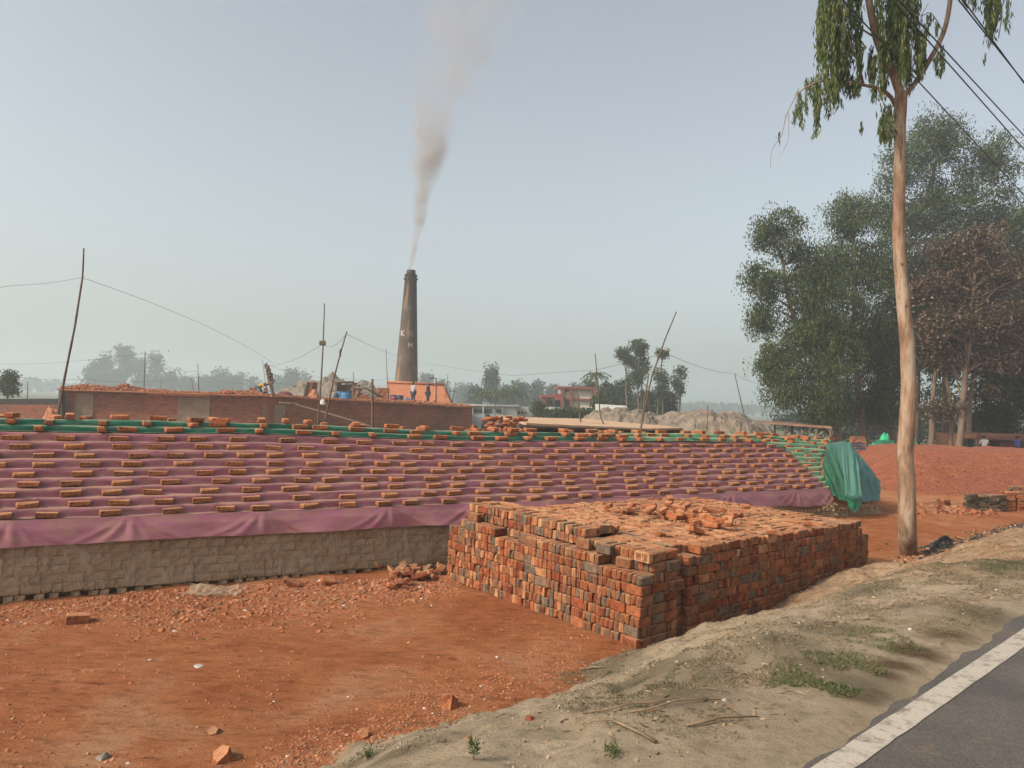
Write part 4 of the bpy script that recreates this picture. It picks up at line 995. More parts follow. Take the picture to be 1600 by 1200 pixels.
# ---------------------------------------------------------------- chimney
CD = 72.0; cb = P(631.5, 674, CD); ct = P(641.5, 421, CD); cz0 = 1.0; axis = Vector((cb.x, cb.y, 0)); Hc = ct.z; lean = (ct.x - cb.x)
m, t, b = newmat('sooty_chimney_render'); f = tex(t, .5, 6, .65); f2 = tex(t, 2.2, 6, .7, stretch=(3, 3, .6)); tc = nd(t, 'ShaderNodeTexCoord'); sp = nd(t, 'ShaderNodeSeparateXYZ'); t.links.new(tc.outputs['Object'], sp.inputs[0])
mr = nd(t, 'ShaderNodeMapRange'); mr.inputs[1].default_value = 0; mr.inputs[2].default_value = Hc; t.links.new(sp.outputs[2], mr.inputs[0])
col = ramp(t, mr.outputs[0], [(.1, (.15, .10, .07)), (.45, (.09, .07, .055)), (.75, (.05, .042, .036)), (1, (.022, .02, .02))]); col = mix(t, col, ramp(t, f, [(.35, (.62, .6, .6)), (.65, (1.45, 1.35, 1.25))]), 1, 'MULTIPLY'); col = mix(t, col, ramp(t, f2, [(.35, (.7, .7, .7)), (.6, (1.15, 1.15, 1.15))]), 1, 'MULTIPLY')
st = tex(t, 1.3, 4, .6, stretch=(1.5, 1.5, .12)); col = mix(t, col, (.33, .21, .10), ramp(t, st, [(.58, 0.), (.68, .55)]))
t.links.new(col, b.inputs['Base Color']); b.inputs['Roughness'].default_value = .95; bump(t, b, f2, .5, .05)
mw = 21.0 * CD / 1200; tw = 7.2 * CD / 1200
def crad(z): u = z / Hc; return (mw * 1.04) * (1 - u) + tw * 1.2 * u
rt = empty('kiln_chimney', axis, 0, 'tall tapering soot-stained chimney with white letters, smoking above the kiln', 'chimney')
prof_ = [(crad(z), z) for z in np.linspace(0, Hc * .94, 40)]
prof_ += [(crad(Hc * .94) + .1, Hc * .941), (crad(Hc * .94) + .1, Hc * .95), (crad(Hc * .95), Hc * .951), (crad(Hc * .95) - .02, Hc * .962), (crad(Hc * .96) + .06, Hc * .963), (crad(Hc * .96) + .06, Hc * .971), (crad(Hc * .97) - .1, Hc * .973), (tw * .95, Hc), (tw * .7, Hc), (tw * .6, Hc - 1.5)]
def clean(z): return lean * (z / Hc)
mb = MB(); b0 = 0; n = 36
for r, z in prof_:
    for k in range(n):
        a = 2 * math.pi * k / n; mb.v.append((r * math.cos(a) + clean(z), r * math.sin(a), z))
for i in range(len(prof_) - 1):
    for k in range(n): mb.f.append([i * n + k, i * n + (k + 1) % n, (i + 1) * n + (k + 1) % n, (i + 1) * n + k]); mb.m.append(0); mb.s.append(i < 38)
mb.build('shaft', m, rt)
M_let = simple('faded_white_paint', (.28, .27, .25), (.42, .41, .39), 12, .8, 0); M_let2 = simple('worn_white_paint', (.15, .14, .13), (.24, .23, .21), 12, .8, 0)
def letter(ch, px, py, sz, mat, wd=.16):
    z0 = P(px, py, CD).z; x0 = P(px, py, CD).x; mb = MB()
    def pt(u, v):
        x = x0 + (u - .3) * sz * 1.0 - (axis.x + clean(z0)); z = z0 + (v - .5) * sz; r = crad(z) + .02; y = -math.sqrt(max(.02, r * r - x * x)); return Vector((x + clean(z0), y, z))
    for ln in STROKES[ch]:
        for q0, q1 in zip(ln, ln[1:]):
            q0, q1 = Vector(q0), Vector(q1); d = (q1 - q0); L = d.length; d /= L; e = Vector((-d.y, d.x)) * wd / 2; ns = 4; vs = []
            for i in range(ns + 1):
                q = q0.lerp(q1, i / ns); vs += [pt(*(q - e)), pt(*(q + e))]
            th = Vector((0, .015, 0)); nv = len(vs); mb.add(vs + [v + th for v in vs], [(2 * i, 2 * i + 1, 2 * i + 3, 2 * i + 2) for i in range(ns)] + [(2 * i, 2 * i + 2, nv + 2 * i + 2, nv + 2 * i) for i in range(ns)] + [(2 * i + 1, nv + 2 * i + 1, nv + 2 * i + 3, 2 * i + 3) for i in range(ns)])
    mb.build('painted_letter', mat, rt)
letter('K', 630.5, 521, .52, M_let, .2); letter('N', 642.5, 522, .52, M_let2); letter('M', 642, 540.5, .5, M_let)
letter('B', 636, 483, .45, M_let2, .1); letter('S', 642, 482, .45, M_let2, .1)
# orange parapet in front of the chimney
a, b_, c, d = P(606, 598, 66), P(692, 602, 66), P(706, 634, 63), P(606, 630, 63)
rt = empty('orange_parapet', (a.x, a.y, 2.5), 0, 'smooth orange plastered sloping wall on the kiln in front of the chimney', 'wall')
mb = MB(); mb.poly([a, b_, c, d], (0, 4.5, -.3)); part('wall', mb, M_oran, rt)
mb = MB(); mb.tube([P(604, 596.5, 65.9), P(694, 600.8, 65.9)], .1, 6); part('coping', mb, simple('orange_coping', (.32, .12, .06), (.4, .16, .08)), rt)
# brick pillar and things on the kiln top
def pbox(name, px0, px1, py0, py1, d, th, mat, lb, cat, sh=0, group=None):
    mb = MB(); pts = [P(px0, py1, d), P(px1, py1, d), P(px1 + sh, py0, d), P(px0 + sh, py0, d)]; mb.poly(pts, (0, th, 0)); o = mb.build(name, mat, None, pts[0]); return tag(o, lb, cat, group)
r_ = random.Random(8)
def brickpile(name, px, py, d, nx, nz, lb, sc_=1, shrink=.85, mat=(0, 1, 2)):
    mb = MB(); o3 = P(px, py, d); w_ = nx
    for k in range(nz):
        for i in range(max(1, int(w_))):
            for j in range(2): add_brick(mb, Matrix.Translation(o3 + Vector(((i - w_ / 2) * .25, j * .14, k * .09 + .04))) @ Euler((r_.uniform(-.1, .1), r_.uniform(-.1, .1), r_.uniform(-.4, .4))).to_matrix().to_4x4(), (.24, .12, .085), r_.choice(mat), r_)
        w_ *= shrink
    o = mb.build(name, [M_tb2, BR['orange'], BR['tan']]); return tag(o, lb, 'brick pile')
brickpile('brick_pillar', 600, 630, 62, 4, 14, 'square brick pillar at the left end of the orange parapet', 1, 1)
pb = empty('leaning_slab', P(482, 624, 54), 0, 'leaning dark red brick slab on the kiln top', 'brick block')
mb = MB(); mb.poly([P(475, 624, 54), P(484, 624, 54), P(489, 597, 54), P(481, 597, 54)], (0, 1.4, 0)); part('slab', mb, BR['brown'], pb)
mb = MB(); mb.poly([P(472, 624, 53.9), P(475, 624, 53.9), P(481, 597, 53.9), (P(480, 596.6, 53.9))], (0, .5, 0)); part('pale_edge', mb, M_bamboo, pb)
def mound_mesh(c, rx, ry, h, seed, n=40, rough=.25, flat=1.2, fine=.06):
    vs = []; fs = []
    for j in range(n):
        for i in range(n):
            u, v = i / (n - 1) * 2 - 1, j / (n - 1) * 2 - 1; r = math.sqrt(u * u + v * v); k = max(0, 1 - r ** flat) 
            k = k ** .8; z = h * k * (1 + rough * fbm(u * 3, v * 3, seed)) + (fine * h * N(u * 14, v * 14, seed) + fine * .6 * h * N(u * 30, v * 30, seed)) * min(1, k * 4) - .15
            vs.append((c[0] + u * rx, c[1] + v * ry, c[2] + z))
    for j in range(n - 1):
        for i in range(n - 1): a = j * n + i; fs.append((a, a + 1, a + n + 1, a + n))
    return np.array(vs), np.array(fs)
def mound(name, px0, px1, pytop, d, base_z, ry, mat, lb, cat, seed, **k):
    a, b_ = P(px0, pytop, d), P(px1, pytop, d); h = P((px0 + px1) / 2, pytop, d).z - base_z
    v, f = mound_mesh(((a.x + b_.x) / 2, (a.y + b_.y) / 2, base_z), (b_.x - a.x) / 2, ry, h, seed, **k); return tag(link(name, npmesh(name, v, f, mat, smooth=k.get('smooth', False))), lb, cat)
M_maroon = simple('maroon_cloth', (.10, .025, .03), (.14, .04, .045), 3, .8)
M_earth = simple('dug_earth', (.135, .11, .085), (.24, .195, .15), 1.6, .95, 1.0, .3, None, .35, .65)
M_clay = simple('orange_clay', (.36, .14, .07), (.48, .22, .12), 3, .95, .8, .05)
v, f = mound_mesh((P(445, 622, 54).x, 54, P(445, 622, 54).z), .75 * 1.0, .8, .62, 3, 24, .05, 2.6, .01)
tag(link('covered_heap', npmesh('covered_heap', v, f, M_maroon, smooth=True)), 'rounded heap under a maroon cloth on the kiln top', 'heap')
v, f = mound_mesh((P(490, 624, 52).x, 52, P(490, 624, 52).z), .42, .4, .75, 5, 24, .3, 2.2, .12)
tag(link('clay_lump', npmesh('clay_lump', v, f, M_clay)), 'rough orange lump of clay on the kiln top', 'clay')
brickpile('brick_pile', 398, 622, 52, 2, 8, 'small orange brick block beside the stooping worker', 1, 1, (1,))
# hut frame with bricks, drums, buckets
rt = empty('brick_hut', P(538, 624, 57), 0, 'small open brick hut with a flat log roof on the kiln top', 'hut')
for x in (524.5, 550): 
    mb = MB(); mb.poly([P(x - 1.5, 624, 57), P(x + 1.5, 624, 57), P(x + 1.5, 597, 57), P(x - 1.5, 597, 57)], (0, 1.5, 0)); part('side_wall', mb, M_gplas, rt)
mb = MB(); mb.poly([P(526, 624, 58.2), P(549, 624, 58.2), P(549, 601, 58.2), P(526, 601, 58.2)], (0, .2, 0)); part('back_wall', mb, M_gplas, rt)
mb = MB()
for k in range(9): mb.tube([P(522.5, 596.5 + .3 * (k % 3), 56.8 + k * .2), P(552, 597 + .4 * (k % 2), 56.8 + k * .2)], .07, 6)
part('roof', mb, M_bark2, rt)
M_blue = simple('blue_plastic', (.03, .16, .30), (.05, .20, .36), 4, .5, 0); M_navy = simple('dark_blue_plastic', (.02, .04, .09), (.03, .06, .12), 4, .5, 0); M_redp = simple('red_plastic', (.5, .05, .07), (.55, .08, .1), 4, .5, 0)
def drum(px, py, d, r, h, mat, lb, name='drum', grp=None, lid=None):
    rt = empty(name, P(px, py, d), 0, lb, 'drum' if name == 'drum' else 'bucket', grp); mb = MB()
    mb.lathe([(0, 0), (r * .95, 0), (r, .04), (r, h * .3), (r * 1.04, h * .33), (r, h * .36), (r, h * .63), (r * 1.04, h * .66), (r, h * .69), (r, h * .97), (r * 1.03, h), (r * .9, h), (r * .88, h * .9)], n=18); mb.build('body', mat, rt)
    mb = MB(); mb.lathe([(r * .9, h * .93), (0, h * .95)], n=18); mb.build('lid', lid or mat, rt)
drum(526, 626, 54.5, .2, .5, M_navy, 'dark small drum with a pink lid left of the blue drums', lid=M_redp)
drum(531.5, 625, 54.6, .24, .62, M_blue, 'left one of the two blue drums before the hut'); drum(541, 626, 54, .38, .6, M_blue, 'wide blue drum in front of the brick hut')
drum(546, 619, 56, .16, .4, M_navy, 'dark container behind the wide blue drum')
drum(614, 629, 60, .26, .6, M_navy, 'dark drum with a red rim beside the brick pillar', lid=M_redp); drum(624, 630, 60, .3, .62, M_navy, 'dark blue drum right of the red rimmed one')
v, f = mound_mesh((P(637, 629, 60).x, 60, P(637, 629, 60).z), .42, .4, .5, 8, 20, .3, 2.4, .05); tag(link('blue_bundle', npmesh('blue_bundle', v, f, M_blue, smooth=True)), 'crumpled bright blue sheet bundle beside the standing workers', 'bundle')
mb = MB(); mb.tube([P(612, 622.6, 59.7), P(618, 621, 59.7)], .1, 6); tag(mb.build('red_cloth', M_redp), 'red cloth lying over the dark drum', 'cloth')
v, f = mound_mesh((P(504, 627, 50).x, 50, P(504, 627, 50).z - .05), .22, .2, .34, 9, 16, .3, 2.4, .05); tag(link('white_bag', npmesh('white_bag', v, f, M_white, smooth=True)), 'small white bag on the kiln edge between two poles', 'bag')
for k, (px, py, d, nx, nz, lb) in enumerate(((572, 626, 55, 5, 5, 'low stack of orange bricks right of the hut'), (650, 631, 59, 7, 3, 'low brick stack at the feet of the standing workers'), (683, 634, 60, 3, 5, 'pile of dark bricks under the street lamp'), (560, 622, 56, 2, 7, 'small dark pile of bricks right of the drums'))): brickpile('brick_pile', px, py, d, nx, nz, lb, 1, .8)
# crossed branches of the log support
mb = MB(); mb.tube([P(553, 605, 56), P(572, 607, 54), P(598, 621, 56)], .07, 6); mb.tube([P(584, 623, 54.5), P(595, 612, 55.5)], .06, 6); tag(mb.build('bent_branch', M_bark2), 'bent dark branch propped on the thick bamboo post', 'branch')
# lamp
rt = empty('street_lamp', P(681.5, 630, 61), 0, 'small street lamp with bent arm standing on the kiln', 'lamp')
mb = MB(); mb.tube([P(681.5, 630, 61), P(681.5, 591, 61)], .05, 7); part('post', mb, M_bark2, rt)
mb = MB(); mb.tube([P(681.5, 592.5, 61), P(677, 590, 61), P(674.5, 590.4, 61)], .04, 6); part('arm', mb, M_bark2, rt)
mb = MB(); mb.box(P(674, 591, 61), (.28, .14, .07)); part('lamp_head', mb, M_dark, rt)
# ---------------------------------------------------------------- people
M_skin = simple('skin', (.12, .06, .04), (.16, .085, .055), 6, .7, 0); M_hair = simple('dark_hair', (.01, .01, .01), (.02, .018, .016), 6, .8, 0)
def skin_obj(name, V_, E_, rad, mat, parent):
    me = bpy.data.meshes.new(name); me.from_pydata(V_, E_, []); me.materials.append(mat); o = link(name, me, parent)
    md = o.modifiers.new('Skin', 'SKIN'); sv = me.skin_vertices[0].data if me.skin_vertices else None
    if sv is None:
        bm = bmesh.new(); bm.from_mesh(me); bm.verts.layers.skin.verify(); bm.to_mesh(me); bm.free(); sv = me.skin_vertices[0].data
    for i, r in enumerate(rad): sv[i].radius = (r, r) if not isinstance(r, tuple) else r; sv[i].use_root = i == 0
    sb = o.modifiers.new('Sub', 'SUBSURF'); sb.levels = sb.render_levels = 2; return o
def person(loc, rz, lb, J, shirt, trous, h=1.65, hat=None, shirt_m=None, trous_m=None):
    """J: dict of joint positions in units of height, facing -Y"""
    rt = empty('person', loc, rz, lb, 'person'); s = h
    base_ = dict(pel=(0, 0, .52), wai=(0, 0, .60), che=(0, 0, .73), nec=(0, 0, .84), hea=(0, -.01, .90), top=(0, -.005, .955),
                 shl=(.105, 0, .81), ell=(.13, .01, .64), hal=(.13, -.06, .50), hdl=(.13, -.08, .455), shr=(-.105, 0, .81), elr=(-.13, .01, .64), har=(-.13, -.06, .50), hdr=(-.13, -.08, .455),
                 hpl=(.055, 0, .50), knl=(.06, -.01, .28), anl=(.06, .01, .045), tol=(.065, -.09, .02), hpr=(-.055, 0, .50), knr=(-.06, -.01, .28), anr=(-.06, .01, .045), tor=(-.065, -.09, .02))
    base_.update(J); nm = list(base_); I = {k: i for i, k in enumerate(nm)}; V_ = [tuple(c * s for c in base_[k]) for k in nm]
    rad = dict(pel=.085, wai=.075, che=.09, nec=.035, hea=.055, top=.045, shl=.035, ell=.027, hal=.020, hdl=.022, shr=.035, elr=.027, har=.020, hdr=.022, hpl=.055, knl=.037, anl=.025, tol=.022, hpr=.055, knr=.037, anr=.025, tor=.022)
    E_ = [('pel', 'wai'), ('wai', 'che'), ('che', 'nec'), ('nec', 'hea'), ('hea', 'top'), ('che', 'shl'), ('shl', 'ell'), ('ell', 'hal'), ('hal', 'hdl'), ('che', 'shr'), ('shr', 'elr'), ('elr', 'har'), ('har', 'hdr'), ('pel', 'hpl'), ('hpl', 'knl'), ('knl', 'anl'), ('anl', 'tol'), ('pel', 'hpr'), ('hpr', 'knr'), ('knr', 'anr'), ('anr', 'tor')]
    skin_obj('body', V_, [(I[a], I[b_]) for a, b_ in E_], [rad[k] * s * .85 for k in nm], M_skin, rt)
    def sub(name, keys, edges, g, mat):
        idx = {k: i for i, k in enumerate(keys)}; skin_obj(name, [V_[I[k]] for k in keys], [(idx[a], idx[b_]) for a, b_ in edges], [rad[k] * s * g for k in keys], mat, rt)
    sub('shirt', ['che', 'wai', 'pel', 'nec', 'shl', 'ell', 'shr', 'elr'], [('che', 'wai'), ('wai', 'pel'), ('che', 'nec'), ('che', 'shl'), ('shl', 'ell'), ('che', 'shr'), ('shr', 'elr')], 1.12, shirt)
    sub('trousers', ['pel', 'hpl', 'knl', 'anl', 'hpr', 'knr', 'anr'], [('pel', 'hpl'), ('hpl', 'knl'), ('knl', 'anl'), ('pel', 'hpr'), ('hpr', 'knr'), ('knr', 'anr')], 1.2, trous)
    hp = Vector(V_[I['top']]); mb = MB(); mb.lathe([(.062 * s, -.03 * s), (.066 * s, 0), (.055 * s, .03 * s), (.025 * s, .047 * s), (0, .05 * s)], (hp.x, hp.y + .008 * s, hp.z - .012 * s), 12); mb.build('hair' if hat is None else 'headscarf', hat or M_hair, rt)
M_yel = simple('yellow_cloth', (.45, .30, .06), (.55, .38, .1), 6, .8, 0); M_lt = simple('light_checked_shirt', (.25, .24, .25), (.5, .48, .47), 14, .8, 0); M_nav = simple('dark_clothes', (.03, .035, .05), (.06, .06, .08), 6, .85, 0); M_gry = simple('grey_clothes', (.10, .11, .13), (.15, .16, .18), 6, .85, 0)
person(P(645, 631, 60), R(150), 'man in a light checked shirt and dark trousers standing on the kiln', dict(hal=(.12, -.16, .6), hdl=(.12, -.2, .62)), M_lt, M_nav, 1.72)
person(P(668, 631.5, 61), R(70), 'man in dark clothes and cap looking down beside the street lamp', dict(hea=(0, -.06, .88), top=(0, -.09, .925)), M_nav, M_nav, 1.7)
person(P(404, 621, 51), R(75), 'worker in a yellow top bending forward on the kiln top', dict(wai=(0, -.06, .50), pel=(0, .02, .42), che=(0, -.20, .56), nec=(0, -.30, .58), hea=(0, -.36, .57), top=(0, -.40, .55), shl=(.1, -.24, .56), shr=(-.1, -.24, .56), ell=(.11, -.30, .40), elr=(-.11, -.30, .40), hal=(.1, -.36, .26), har=(-.1, -.36, .26), hdl=(.1, -.38, .21), hdr=(-.1, -.38, .21), hpl=(.055, .02, .40), hpr=(-.055, .02, .40), knl=(.07, -.1, .24), knr=(-.07, -.1, .24)), M_yel, M_gry, 1.6)
sitJ = dict(pel=(0, 0, .20), wai=(0, -.02, .28), che=(0, -.05, .41), nec=(0, -.07, .52), hea=(0, -.10, .58), top=(0, -.11, .635), shl=(.105, -.05, .48), shr=(-.105, -.05, .48), ell=(.13, -.12, .34), elr=(-.13, -.12, .34), hal=(.08, -.22, .32), har=(-.08, -.22, .32), hdl=(.06, -.25, .32), hdr=(-.06, -.25, .32), hpl=(.055, -.02, .18), hpr=(-.055, -.02, .18), knl=(.08, -.22, .27), knr=(-.08, -.22, .27), anl=(.07, -.18, .045), anr=(-.07, -.18, .045), tol=(.07, -.27, .02), tor=(-.07, -.27, .02))
person(P(415, 621, 51.5), R(-60), 'small crouching worker with white cloth beside the stooping one', sitJ, M_white, M_nav, 1.4)
person(P(559, 622, 57), R(40), 'dark clad person sitting right of the blue drums', sitJ, M_maroon, M_nav, 1.5)
# ---------------------------------------------------------------- left background
pbox('black_screen', -60, 90, 623, 633, 56, .15, M_dark, 'long black plastic screen fence at the far left', 'fence')
o = pbox('low_brick_wall', -80, 96, 632, 690, 52, .5, M_kiln, 'low red-brown wall left of the kiln', 'wall')
v, f = mound_mesh((P(84, 650, 46).x, 46, .2), .7, .7, 1.6, 15, 24, .3, 2.4, .1); tag(link('clay_heap', npmesh('clay_heap', v, f, M_clay)), 'small orange earth heap against the left end of the kiln', 'heap')
# generic trees
def tree(px, pyb, d, lobes, mat, lb, ncl=90, per=26, spread=.45, LL=(.14, .26), tr=None, trunk_r=.2, bark=None, droop=.35, name='tree', grp=None, depth=.8, fork=6, shell=.55, bz=None):
    lb_w = []
    for (cx, cy, rx, ry) in lobes:
        c = P(cx, cy, d + rng.uniform(-.5, .5)); lb_w.append((c, rx * d / 1200, max(rx, 8) * depth * d / 1200, ry * d / 1200))
    base = P(px, pyb, d); base.z = zbase(base.x, base.y) if bz is None else bz
    rt = empty(name, base, 0, lb, 'tree', grp); mb = MB(); bark = bark or M_bark2
    if tr is None:
        top = lb_w[0][0]; tr_w = [base, base.lerp(top, .5) + Vector((rng.normal() * .15, 0, 0)), top]
    else: tr_w = [base] + [P(x, y, d) for x, y in tr]
    o_ = limb(mb, tr_w, trunk_r, trunk_r * .3, 8, 4, .05, px)
    c, dd, cs = crown_pts(lb_w, ncl, per, spread, shell, droop)
    for k in range(min(fork * len(lobes), len(cs))):
        q = Vector(cs[k]); zs = [p for p in o_ if p.z < q.z - .15] or [o_[0]]; a = zs[-1] if rng.random() < .5 else zs[max(0, len(zs) - 1 - int(rng.integers(0, 4)))]
        mid = a.lerp(q, .5) + Vector((0, 0, .12 * (q - a).length)); mb.tube([a, mid, q], [trunk_r * .3, trunk_r * .18, trunk_r * .05], 5, cap=False)
    part('trunk', mb, bark, rt)
    leaves('crown', c - np.array(base), dd, rng.uniform(LL[0], LL[1], len(c)), rng.uniform(LL[0], LL[1], len(c)) * .42, mat, rt)
FB = 'hazy trees beyond the kiln'
def ftree(px, top, w_, d, lb, mat=L_far, base=None, n=1.0, thin=False, name='tree', per=22):
    d = d * 1.9 if d >= 165 else d * 1.4 if d >= 125 else d
    hy = base or (607 + px * .034); cy = (top + hy) / 2; hh = (hy - top) / 2
    if thin: lob = [(px, top + hh * .45, w_ / 2, hh * .45), (px + w_ * .15, top + hh * 1.0, w_ / 3, hh * .35), (px - w_ * .1, top + hh * .1, w_ * .3, hh * .15)]
    else: lob = [(px, cy - hh * .3, w_ * .34, hh * .7), (px - w_ * .2, cy + hh * .35, w_ * .25, hh * .5), (px + w_ * .2, cy + hh * .4, w_ * .22, hh * .45), (px + w_ * .06, top + hh * .3, w_ * .2, hh * .35)]
    sc_ = d / 100; tree(px, hy, d, lob, mat, lb, int(70 * n), per, .45 * sc_, (.3 * sc_, .6 * sc_), trunk_r=.15 * sc_, fork=2, bz=0, name=name)
ftree(14, 583, 30, 60, 'round dark-leaved tree at the far left beyond the black screen', L_mid, 622)
for px, top, w_, lb, th in ((146, 566, 32, 'squat hazy tree at the left end of the far clump', 0), (165, 553, 24, 'hazy tree with a rounded top left of the tall thin one', 0), (196, 543, 22, 'tall thin hazy tree with open crown in the left clump', 1), (183, 580, 28, 'low hazy tree under the tall thin one', 0), (219, 563, 16, 'slender hazy tree right of the tall thin one', 0), (243, 552, 26, 'tall pointed hazy tree in the right half of the left clump', 0), (265, 584, 40, 'broad low hazy tree at the right end of the left clump', 0), (292, 592, 18, 'small dim tree left of the dark upright pole', 0), (322, 590, 20, 'small hazy tree right of the dark upright pole', 0)):
    ftree(px, top, w_, 190, lb, thin=th, n=.9)
for px, top, w_, lb in ((337, 577, 8, 'first narrow columnar tree right of the dark pole'), (347, 574, 8, 'tallest narrow columnar tree beyond the kiln'), (357, 588, 6, 'short columnar tree between taller ones'), (366, 590, 6, 'slim short columnar tree in the middle of the row'), (375, 587, 7, 'slim columnar tree near the right end of the row'), (397, 589, 7, 'columnar tree left of the thick leaning post'), (477, 584, 9, 'pointed hazy tree behind the leaning slab'), (433, 590, 8, 'small pointed hazy tree behind the maroon heap'), (440, 594, 7, 'smallest pointed hazy tree behind the maroon heap')):
    ftree(px, top, w_, 190, lb, n=.35)
ftree(455, 580, 26, 180, 'full hazy tree between the thick post and the leaning slab'); 
for px, top, w_, d, lb in ((665, 585, 22, 170, 'hazy tree rising behind the street lamp'), (662, 600, 30, 175, 'low hazy tree behind the parapet'), (690, 597, 30, 170, 'hazy tree behind the leaning poles right of the lamp'), (725, 602, 40, 170, 'broad hazy tree behind the white building left end')): ftree(px, top, w_, d, lb, base=640)
ftree(768, 572, 24, 130, 'tall hazy tree standing above the palms', base=640, n=1.2)
for px, top, w_, d, lb in ((812, 598, 34, 140, 'hazy tree left of the red building, round topped'), (838, 596, 30, 150, 'hazy tree touching the red building'), (865, 603, 30, 160, 'bluish tree just behind the red building roof'), (790, 605, 30, 135, 'leafy tree right of the tall hazy one'), (742, 606, 30, 135, 'leafy tree left of the tall hazy one')): ftree(px, top, w_, d, lb, base=645, n=1.1)
# palms
def palm(px, top, d, lb, s=1.0):
    c = P(px, top + 5, d); base = Vector((c.x, c.y, 0)); rt = empty('palm_tree', base, 0, lb, 'tree', None); mb = MB(); mb.tube([base, base.lerp(c, .5) + Vector((.1, 0, 0)), c], [.16, .11, .09], 6); part('trunk', mb, M_bark2, rt)
    cs, ds = [], []
    for k in range(16):
        a = k * 2.4; el = .9 - .1 * k; 
        for i in range(14):
            u = i / 13; r = 1.7 * s * u; p = c + Vector((math.cos(a) * r, math.sin(a) * r, 1.0 * s * el * u - 1.1 * s * u * u)); cs.append(p - base); ds.append((rng.normal() * .5 + math.cos(a) * .4, rng.normal() * .5 + math.sin(a) * .4, -.7))
    leaves('fronds', np.array([tuple(q) for q in cs]), np.array(ds), .55 * s, .16 * s, L_palm, rt)
for px, top, lb in ((750, 606, 'leftmost small palm behind the white building'), (762, 610, 'second small palm from the left'), (775, 605, 'palm under the tall hazy tree'), (789, 609, 'palm in the middle of the row behind the white building'), (800, 603, 'tall palm near the right of the row'), (812, 609, 'rightmost palm behind the white building')): palm(px, top, 118, lb)
palm(931, 580, 95, 'palm head rising beside the slanting pole', 1.1)
# right middle group
for lob, px, lb, k_ in (([(998, 541, 11, 9), (1001, 552, 6, 6)], 1001, 'very tall thin tree with a small flat round crown', 1), ([(978, 556, 12, 13), (988, 566, 10, 9), (972, 550, 6, 7)], 984, 'tall tree with a loose crown left of the flat topped one', 1), ([(1036, 552, 7, 8)], 1027, 'small tuft of leaves on a slender leaning stem', .4), ([(1065, 582, 8, 9), (1060, 592, 10, 8), (1062, 610, 6, 10), (1058, 600, 6, 6)], 1059, 'thin open tree at the right end of the middle group', .8), ([(1004, 575, 12, 16), (995, 590, 14, 18)], 1000, 'leafy tree below the flat topped crown', 1.3), ([(1034, 588, 9, 18), (1034, 610, 11, 20)], 1034, 'narrow full tree right of the long leaning pole', 1.2)):
    tree(px, 655, 92, lob, L_mid, lb, int(60 * k_), 26, .33, (.2, .42), trunk_r=.13, bark=M_bark, fork=3, bz=0)
for px, top, w_, d, lb, mt in ((950, 600, 40, 96, 'dark bushy tree right of the red building', L_mid), (975, 596, 36, 100, 'bushy tree with reddish tips left of the tall thin trees', L_mid), (921, 597, 26, 110, 'leafy tree above the red building roof', L_mid), (1010, 612, 50, 95, 'broad dark tree below the tall thin ones', L_mid), (1045, 618, 34, 98, 'dark rounded tree at the right end of the middle group', L_drk), (900, 604, 20, 150, 'small tree behind the roof of the red building', L_far)): ftree(px, top, w_, d, lb, mt, base=652, n=1.5)
for px, top, w_, lb in ((880, 644, 22, 'low bush in front of the red building, left'), (900, 642, 20, 'low pointed bush in front of the cream wall'), (915, 645, 18, 'low bush right of the pointed one'), (862, 645, 22, 'bush at the foot of the red building'), (842, 630, 16, 'palm-like bush before the red balcony'), (933, 622, 12, 'small young tree beside the white roof')): ftree(px, top, w_, 75, lb, L_mid, base=652, n=.6)
# far wood along the horizon
cs = []
for k in range(5200):
    px = rng.uniform(-500, 2200); d = rng.uniform(560, 700); hy = 606 + px * .034; h = 13 + 8 * N(px * .012, 3) + 6 * N(px * .05, 8); py = hy + 2 - h * rng.random() ** .7; cs.append(tuple(P(px, py, d)))
cs = np.array(cs); o = leaves('far_wood', cs, rng.normal(size=cs.shape), rng.uniform(5, 10, len(cs)), rng.uniform(3, 7, len(cs)), L_far); tag(o, 'faint far wood along the horizon', 'trees', kind='stuff')
# ---------------------------------------------------------------- buildings in the middle distance
M_cream = simple('cream_wall', (.50, .46, .37), (.58, .54, .44), 1, .85, 0); M_rose = simple('rose_red_paint', (.20, .06, .055), (.25, .08, .075), 1, .8, 0); M_wh = simple('whitewash', (.42, .42, .38), (.52, .52, .47), 1.5, .85, 0); M_tin = simple('tin_sheet', (.30, .33, .34), (.42, .45, .46), 4, .5, 0, stretch=(6, 1, .3)); M_win = simple('dark_window', (.03, .04, .05), (.06, .07, .08), 3, .4, 0)
BD = 84
rt = empty('red_and_cream_building', P(895, 650, BD), 0, 'two storey building painted red and cream with framed wall panels', 'building')
def bp(name, x0, x1, y0, y1, th, mat, off=0, par=None, sl=.034):
    mb = MB(); q = lambda x, y: P(x, y + (x - 895) * sl, BD + off); mb.poly([q(x0, y1), q(x1, y1), q(x1, y0), q(x0, y0)], (0, th, 0)); o = mb.build(name, mat, par or rt); 
    o.matrix_parent_inverse = rt.matrix_basis.inverted() if par is None else (Matrix.Identity(4)); return o
bp('wall', 879, 927, 606, 660, 8, M_cream)
for x0, x1 in ((876.5, 881), (890.5, 894.5), (926, 929.5)): bp('pillar', x0, x1, 606, 660, .6, M_rose, -.5)
bp('cornice', 872, 930, 604, 607.5, 9, M_rose, -.55); bp('floor_band', 881, 926, 622, 625, .5, M_rose, -.35)
bp('window', 883.5, 889.5, 610, 612, .2, M_win, -.25); bp('window', 883, 890, 627, 640, .2, M_win, -.25); bp('pillar', 872.5, 877, 609, 616, .5, M_wh, -.2)
